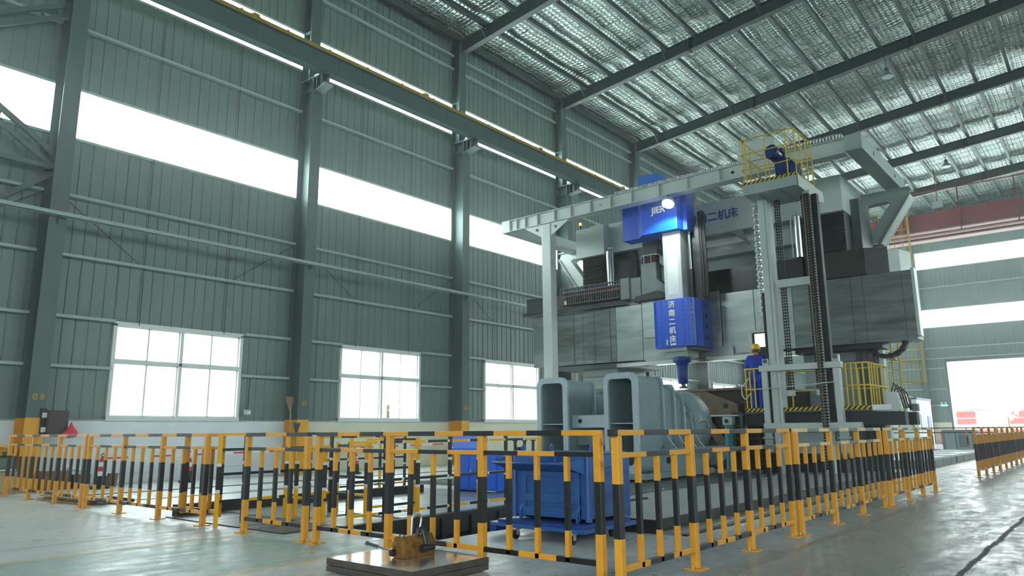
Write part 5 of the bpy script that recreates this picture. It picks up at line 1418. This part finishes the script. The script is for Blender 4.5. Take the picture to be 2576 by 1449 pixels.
MB().bar(W(-.06,0,1.79),W(.10,0,1.80),.03,.02).build('hat_ridge','helmet',pp)
MB().lathe(W(.015,0,1.56),[(.086,0),(.098,.04),(.10,.09),(.09,.11)],18).build('hair','hair',pp)
MB().lathe(W(.0,0,1.455),[(.085,0),(.075,.035),(.068,.055)],18).build('collar','collar_red',pp)
for y in (.092,-.092): MB().lathe(W(.035,y,1.60),[(.004,-.03),(.016,-.015),(.018,.012),(.006,.03)],10).build('ear','skin',pp)
MB().prism([(W(.11,0,0)[0],O.z+1.58),(W(.135,0,0)[0],O.z+1.585),(W(.112,0,0)[0],O.z+1.635)],'y',W(0,-.014,0)[1],W(0,.014,0)[1]).build('nose','skin',pp)
for y in (.03,-.03): MB().lathe(W(.105,y,1.63),[(.002,-.008),(.008,0),(.002,.008)],8).build('eye','rubber',pp)
MB().box(W(.108,-.022,1.548),W(.114,.022,1.556)).build('mouth','collar_red',pp)

# ================================================================ THINGS ALONG THE LEFT WALL
t = thing('wall_box',(6.4,18.7,1.2),'dark brown steel box hanging on the yellow base of the column stencilled 08','box')
MB().box((6.20,18.55,1.20),(6.58,18.79,1.73)).build('case','box_brown',t,.006)
MB().box((6.19,18.535,1.21),(6.59,18.55,1.725)).build('door','box_brown',t)
MB().box((6.10,18.72,1.2),(6.20,18.79,1.78)).build('bracket','black',t)
for zz in (1.62,1.30): MB().box((6.11,18.70,zz-.05),(6.22,18.72,zz+.06)).build('label_plate','paper',t)
t = thing('plastic_bag',(6.62,18.5,1.1),'crumpled red plastic bag hanging from the dark wall box','bag')
b = MB(); n = 18; prof = [(.01,1.47),(.025,1.42),(.06,1.36),(.10,1.30),(.14,1.24),(.155,1.20),(.13,1.15),(.05,1.12)]
for j, (r_, z_) in enumerate(prof):
    for i in range(n):
        a = 2*PI*i/n; q = r_*(1+.18*math.sin(5*a+j)+.08*math.sin(9*a)); b.v.append(Vector((6.63+q*math.cos(a),18.44+.5*q*math.sin(a),z_)))
for j in range(len(prof)-1):
    for i in range(n): b.f.append([j*n+i,j*n+(i+1)%n,(j+1)*n+(i+1)%n,(j+1)*n+i]); b.m.append(0); b.sm.append(True)
b.build('bag','bag_red',t)
for i, (y_, lb) in enumerate(((12.47,'tall'),)):
    t = thing('broom',(12.45,18.7,0),'tall straw broom leaning bristles-up on the column stencilled 07','broom','brooms at the column')
    MB().cyl((12.50,18.55,0),(12.50,18.72,1.9),.016,n=8).build('handle','wood',t)
    b = MB()
    for k in range(70):
        a = rnd.uniform(-1,1); d_ = rnd.uniform(-1,1); b.bar((12.50+.02*a,18.72+.015*d_,1.82),(12.47+.13*a,18.74+.03*d_,2.2+rnd.uniform(-.06,.04)),.008,.008)
    b.build('bristles','straw',t)['kind'] = 'stuff'
t = thing('broom',(12.7,18.6,0),'short dark broom leaning bristles-up beside the taller straw broom','broom','brooms at the column')
MB().cyl((12.72,18.45,0),(12.70,18.66,1.2),.016,n=8).build('handle','wood',t)
b = MB()
for k in range(60):
    a = rnd.uniform(-1,1); b.bar((12.70+.02*a,18.66,1.15),(12.71+.13*a,18.70+rnd.uniform(-.02,.02),1.47+rnd.uniform(-.05,.02)),.009,.009)
b.build('bristles','hair',t)['kind'] = 'stuff'
t = thing('wall_socket',(11.5,19.4,1.7),'small grey socket box with cable on the wall right of the largest window','socket')
MB().box((11.40,19.30,1.70),(11.60,19.46,1.85)).build('case','galv',t,.008)
MB().box((11.47,19.29,1.73),(11.58,19.30,1.80)).build('cover','paper',t)
MB().tube([(11.52,19.42,1.85),(11.55,19.40,1.95),(11.56,19.42,2.3),(11.57,19.40,2.75)],.012,6).build('cable','rubber',t)
# warning bollards and tape
def bollard(x, y, h, label, wrap):
    t = thing('warning_bollard',(x,y,0),label,'bollard','warning bollards by the wall')
    MB().lathe((x,y,0),[(.20,0),(.20,.04),(.14,.06),(.13,.28)],22).build('base','rubber',t)
    for i in range(4):
        z0 = .28+i*(h-.28)/4
        MB().cyl((x,y,z0),(x,y,z0+(h-.28)/4),.125-.02*i,.105-.02*i,20).build('band','red' if i % 2 == (0 if wrap else 1) else 'paper',t)
    MB().tube([(x,y,h),(x-.04,y,h+.05),(x,y,h+.09),(x+.04,y,h+.05),(x,y,h)],.012,6).build('hook','rubber',t)
bollard(7.17,17.95,.68,'red and white banded traffic cone with black base, nearer the column stencilled 08',False)
bollard(9.35,18.3,.70,'red and white striped bollard standing by the wall behind the second barrier panel',True)
bollard(14.0,17.6,.70,'red and white striped bollard right of the column stencilled 07',True)
b = MB()
for i in range(24):
    p = Vector((7.2,17.95,.66)).lerp(Vector((20.2,18.6,.78)),i/24); q = Vector((7.2,17.95,.66)).lerp(Vector((20.2,18.6,.78)),(i+1)/24)
    s1 = -.08*math.sin(PI*((i*.42)%1)); s2 = -.08*math.sin(PI*(((i+1)*.42)%1)); s1=s2=0
    b.bar(p,q,.004,.038,i%2)
tag(b.build('barrier_tape',['red','paper']),'red and white barrier tape stretched along the foot of the left wall','tape')
for i, (x, y, a_, b_, h, lb) in enumerate(((6.45,18.6,.55,.4,.40,'brown cardboard box left of the banded traffic cone, nearest the column'),(6.98,18.62,.34,.34,.30,'brown cardboard box directly left of the banded traffic cone'))):
    t = thing('cardboard_box',(x,y,0),lb,'box','cardboard boxes by the wall')
    MB().box((x-a_/2,y-b_/2,0),(x+a_/2,y+b_/2,h)).build('carton','cardboard',t)
    MB().box((x-a_/2,y-.02,h),(x+a_/2,y+.02,h+.002)).build('packing_tape','paper',t)
t = thing('plastic_roll',(6.9,18.3,.30),'white rolled plastic film lying on the boxes by the wall','roll')
MB().cyl((6.62,18.55,.50),(7.12,18.60,.37),.06,n=14).build('film','paper',t)
t = thing('bucket',(7.55,18.3,0),'small brown bucket standing right of the banded traffic cone','bucket')
MB().lathe((7.55,18.3,0),[(.10,0),(.14,.30),(.13,.30),(.09,.02)],18).build('pail','cardboard',t)
G_W = 'wooden planks on the floor'
for k in range(5):
    y0, y1 = (15.95-.05*k, 14.05+.1*(k%2)); x_ = 5.36+.10*(k%3)
    t = tag(MB().bar((x_,y0,.018+.024*k),(x_+.12,y1-.1*k,.018+.024*k),.20,.022).build('wooden_plank','wood'),'flat wooden plank, %s in the low stack under the leftmost safety barrier' % ('lowest','second from the bottom','middle one','second from the top','topmost')[k],'plank',G_W)
t = thing('steel_channel',(5.7,13.9,0),'short black steel channel lying beside the plank stack','channel')
MB().box((5.80,13.5,0),(5.98,14.6,.012)).box((5.80,13.5,0),(5.81,14.6,.09)).box((5.97,13.5,0),(5.98,14.6,.09)).build('channel','black',t)
# machine at the far left edge
t = thing('air_compressor',(5.35,18.3,0),'small grey and yellow air compressor on a crate at the far left edge','compressor')
MB().box((5.1,18.0,.46),(5.5,18.7,.50)).build('tray','galv',t)
MB().box((5.2,18.08,.50),(5.46,18.34,.74)).build('engine','dull_steel',t,.02)
for i in range(7): MB().box((5.185,18.07,.52+.03*i),(5.2,18.35,.532+.03*i)).build('cooling_fin','galv',t)
MB().cyl((5.32,18.2,.74),(5.32,18.2,.84),.03,n=10).cyl((5.32,18.2,.82),(5.32,18.2,.85),.06,n=10).build('filler_cap','black',t)
MB().box((5.12,18.4,.50),(5.48,18.72,.76)).build('tank','mach_white',t,.03)
MB().tube([(5.3,18.75,.98),(5.3,18.45,.97),(5.3,18.12,.96)],.03,8).build('handle','pit_yellow',t)
MB().prism([(18.75,.95),(18.75,.80),(18.3,.74),(18.2,.78)],'x',5.15,5.5).build('hood','pit_yellow',t)
t = thing('wooden_crate',(5.35,18.4,0),'pale wooden crate under the compressor at the far left edge','crate')
for z_ in (.02,.14,.26,.38): MB().box((5.08,17.95,z_),(5.11,18.8,z_+.08)).build('slat','wood',t)
MB().box((5.11,17.98,0),(5.55,18.78,.45)).build('body','wood',t)

# ================================================================ BLUE CABINET BEHIND THE PIT
t = thing('control_console',(11.3,10.1,0),'bright blue control console with sloping desk behind the pit grating','console')
MB().box((11.05,9.52,.05),(11.65,10.68,.74)).build('body','blue_cab',t,.01)
MB().prism([(11.0,.74),(11.25,.74),(11.25,1.12),(11.12,1.12),(11.0,.86)],'y',9.99,10.76).build('desk','blue_cab',t,.01)
for y in (9.56,9.92,10.28):
    d_ = MB().box((11.035,y,.09),(11.05,y+.345,.70)).build('door','blue_cab',t,.003)
    MB().box((11.028,y+.30,.38),(11.036,y+.32,.46)).build('handle','galv',d_)
for y in (9.6,10.6): MB().box((11.1,y-.03,.0),(11.6,y+.03,.05)).build('foot','blue_dark',t)
MB().cyl((11.03,10.72,.86),(11.0,10.72,.87),.03,n=10).build('button','paper',t)

# ================================================================ FAR RIGHT
t = thing('office_booth',(47,9.5,0),'white prefabricated office booth with blue door under a tarpaulin','booth')
MB().box((45,8.79,0),(48.8,12.2,2.78)).build('walls','booth',t)
MB().box((44.96,8.75,2.70),(48.84,12.24,2.80)).build('roof_trim','tarp',t)
dr_ = MB().box((47.5,8.765,0),(48.35,8.79,1.82)).build('door','blue_cab',t)
MB().box((45.65,8.76,.95),(46.9,8.79,1.9)).build('window_frame','frame_white',t)
for a in (45.7,46.32): MB().box((a,8.755,1.0),(a+.53,8.762,1.85)).build('pane','glass',t)
MB().box((44.97,9.0,.95),(45,9.75,1.85)).build('window_frame','frame_white',t)
for a in (9.05,9.4): MB().box((44.96,a,1.0),(44.972,a+.30,1.80)).build('pane','glass',t)
t = thing('tarpaulin',(46.8,11,2.8),'crumpled blue tarpaulin heaped on the booth roof','tarpaulin')
b = MB(); nx_, ny_ = 16, 14
for i in range(nx_+1):
    for j in range(ny_+1):
        u, v = i/nx_, j/ny_; e = min(u,1-u,v,1-v)*4
        b.v.append(Vector((45.0+3.6*u,9.1+3.1*v,2.82+min(1,e)*(.12+.18*abs(math.sin(7*u+3*v))+.35*v*u+.10*math.sin(13*v-4*u)))))
for i in range(nx_):
    for j in range(ny_): b.f.append([i*(ny_+1)+j,(i+1)*(ny_+1)+j,(i+1)*(ny_+1)+j+1,i*(ny_+1)+j+1]); b.m.append(0); b.sm.append(True)
b.build('sheet','tarp',t)
t = thing('exit_sign',(61.8,10.3,2.7),'small green lit emergency exit sign left of the far door','sign')
MB().box((61.76,10.05,2.68),(61.80,10.50,2.86)).build('case','frame_white',t)
MB().box((61.75,10.07,2.70),(61.76,10.48,2.80)).build('lit_panel','exit_green',t)
for y in (10.15,10.4): MB().cyl((61.7,y,2.95),(61.8,y,2.95),.06,n=12).build('lamp_head','paper',t)
t = thing('hose_cabinet',(60.0,10.2,.4),'small red fire hose cabinet by the booth near the far door','cabinet')
MB().box((59.9,9.95,0),(60.1,10.4,.92)).build('case','red',t)
MB().box((59.88,10.05,.5),(59.9,10.3,.8)).build('panel','paper',t)
def low_fence(axis, fixed, posts, label):
    Pn = (lambda u, z: (u, fixed, z)) if axis == 'x' else (lambda u, z: (fixed, u, z))
    t = thing('low_rail_fence',Pn(sum(posts)/len(posts),0),label,'fence','low far rail fences')
    for z_ in (1.16,.95,.16):
        MB().bar(Pn(posts[0],z_),Pn(posts[-1],z_),.045,.045).build('rail','fence_black',t)
    for u in posts:
        m = MB()
        for za, zb, k in ((0,.4,0),(.4,.8,1),(.8,1.16,0)): m.bar(Pn(u,za),Pn(u,zb),.05,.05,k)
        m.build('post',['fence_yellow','fence_black'],t)
low_fence('y',39.5,[11.5,10.0,8.6,7.2,5.8,4.6],'thin black railed fence crossing the hall in front of the white booth')
t = thing('grey_housing',(40.5,5.9,0),'squat grey machine housing standing behind the far thin fence','machine')
MB().box((40.0,5.6,.1),(41.6,6.9,1.08)).build('body','cast_grey',t,.03)
MB().box((39.95,6.35,.2),(40.0,6.75,.95)).build('front_panel','cast_light',t)
MB().hole_frame('x',39.93,.07,rr(5.7,6.3,.2,.95,.08),rr(5.78,6.22,.28,.87,.06)).build('front_frame','cast_light',t)
MB().box((39.9,5.5,0),(41.7,7.0,.1)).build('skid','dull_steel',t)
t = thing('blue_motor_unit',(30,7.2,0),'row of small blue drive motors on the dark base at the right of the mill','motor')
MB().box((29.2,6.9,0),(30.8,7.5,.3)).build('base','black',t)
for x in (29.5,30.0,30.5):
    MB().cyl((x,7.2,.3),(x,7.2,.75),.14,n=14).build('motor','blue_motor',t)
t = thing('hand_rail',(24,5.4,0),'yellow curved hand rail below the cab beam at the right of the mill','rail')
MB().tube([(24,6.6,.5),(24,6.6,1.25),(24,6.5,1.33),(24,4.95,1.33),(24,4.82,1.26),(24,4.78,1.1),(24,4.78,.4)],.025).build('rail','cage_yellow',t)
for y in (6.1,5.6,5.2): MB().cyl((24,y,.3),(24,y,1.33),.02,n=6).build('rail_post','cage_yellow',t)
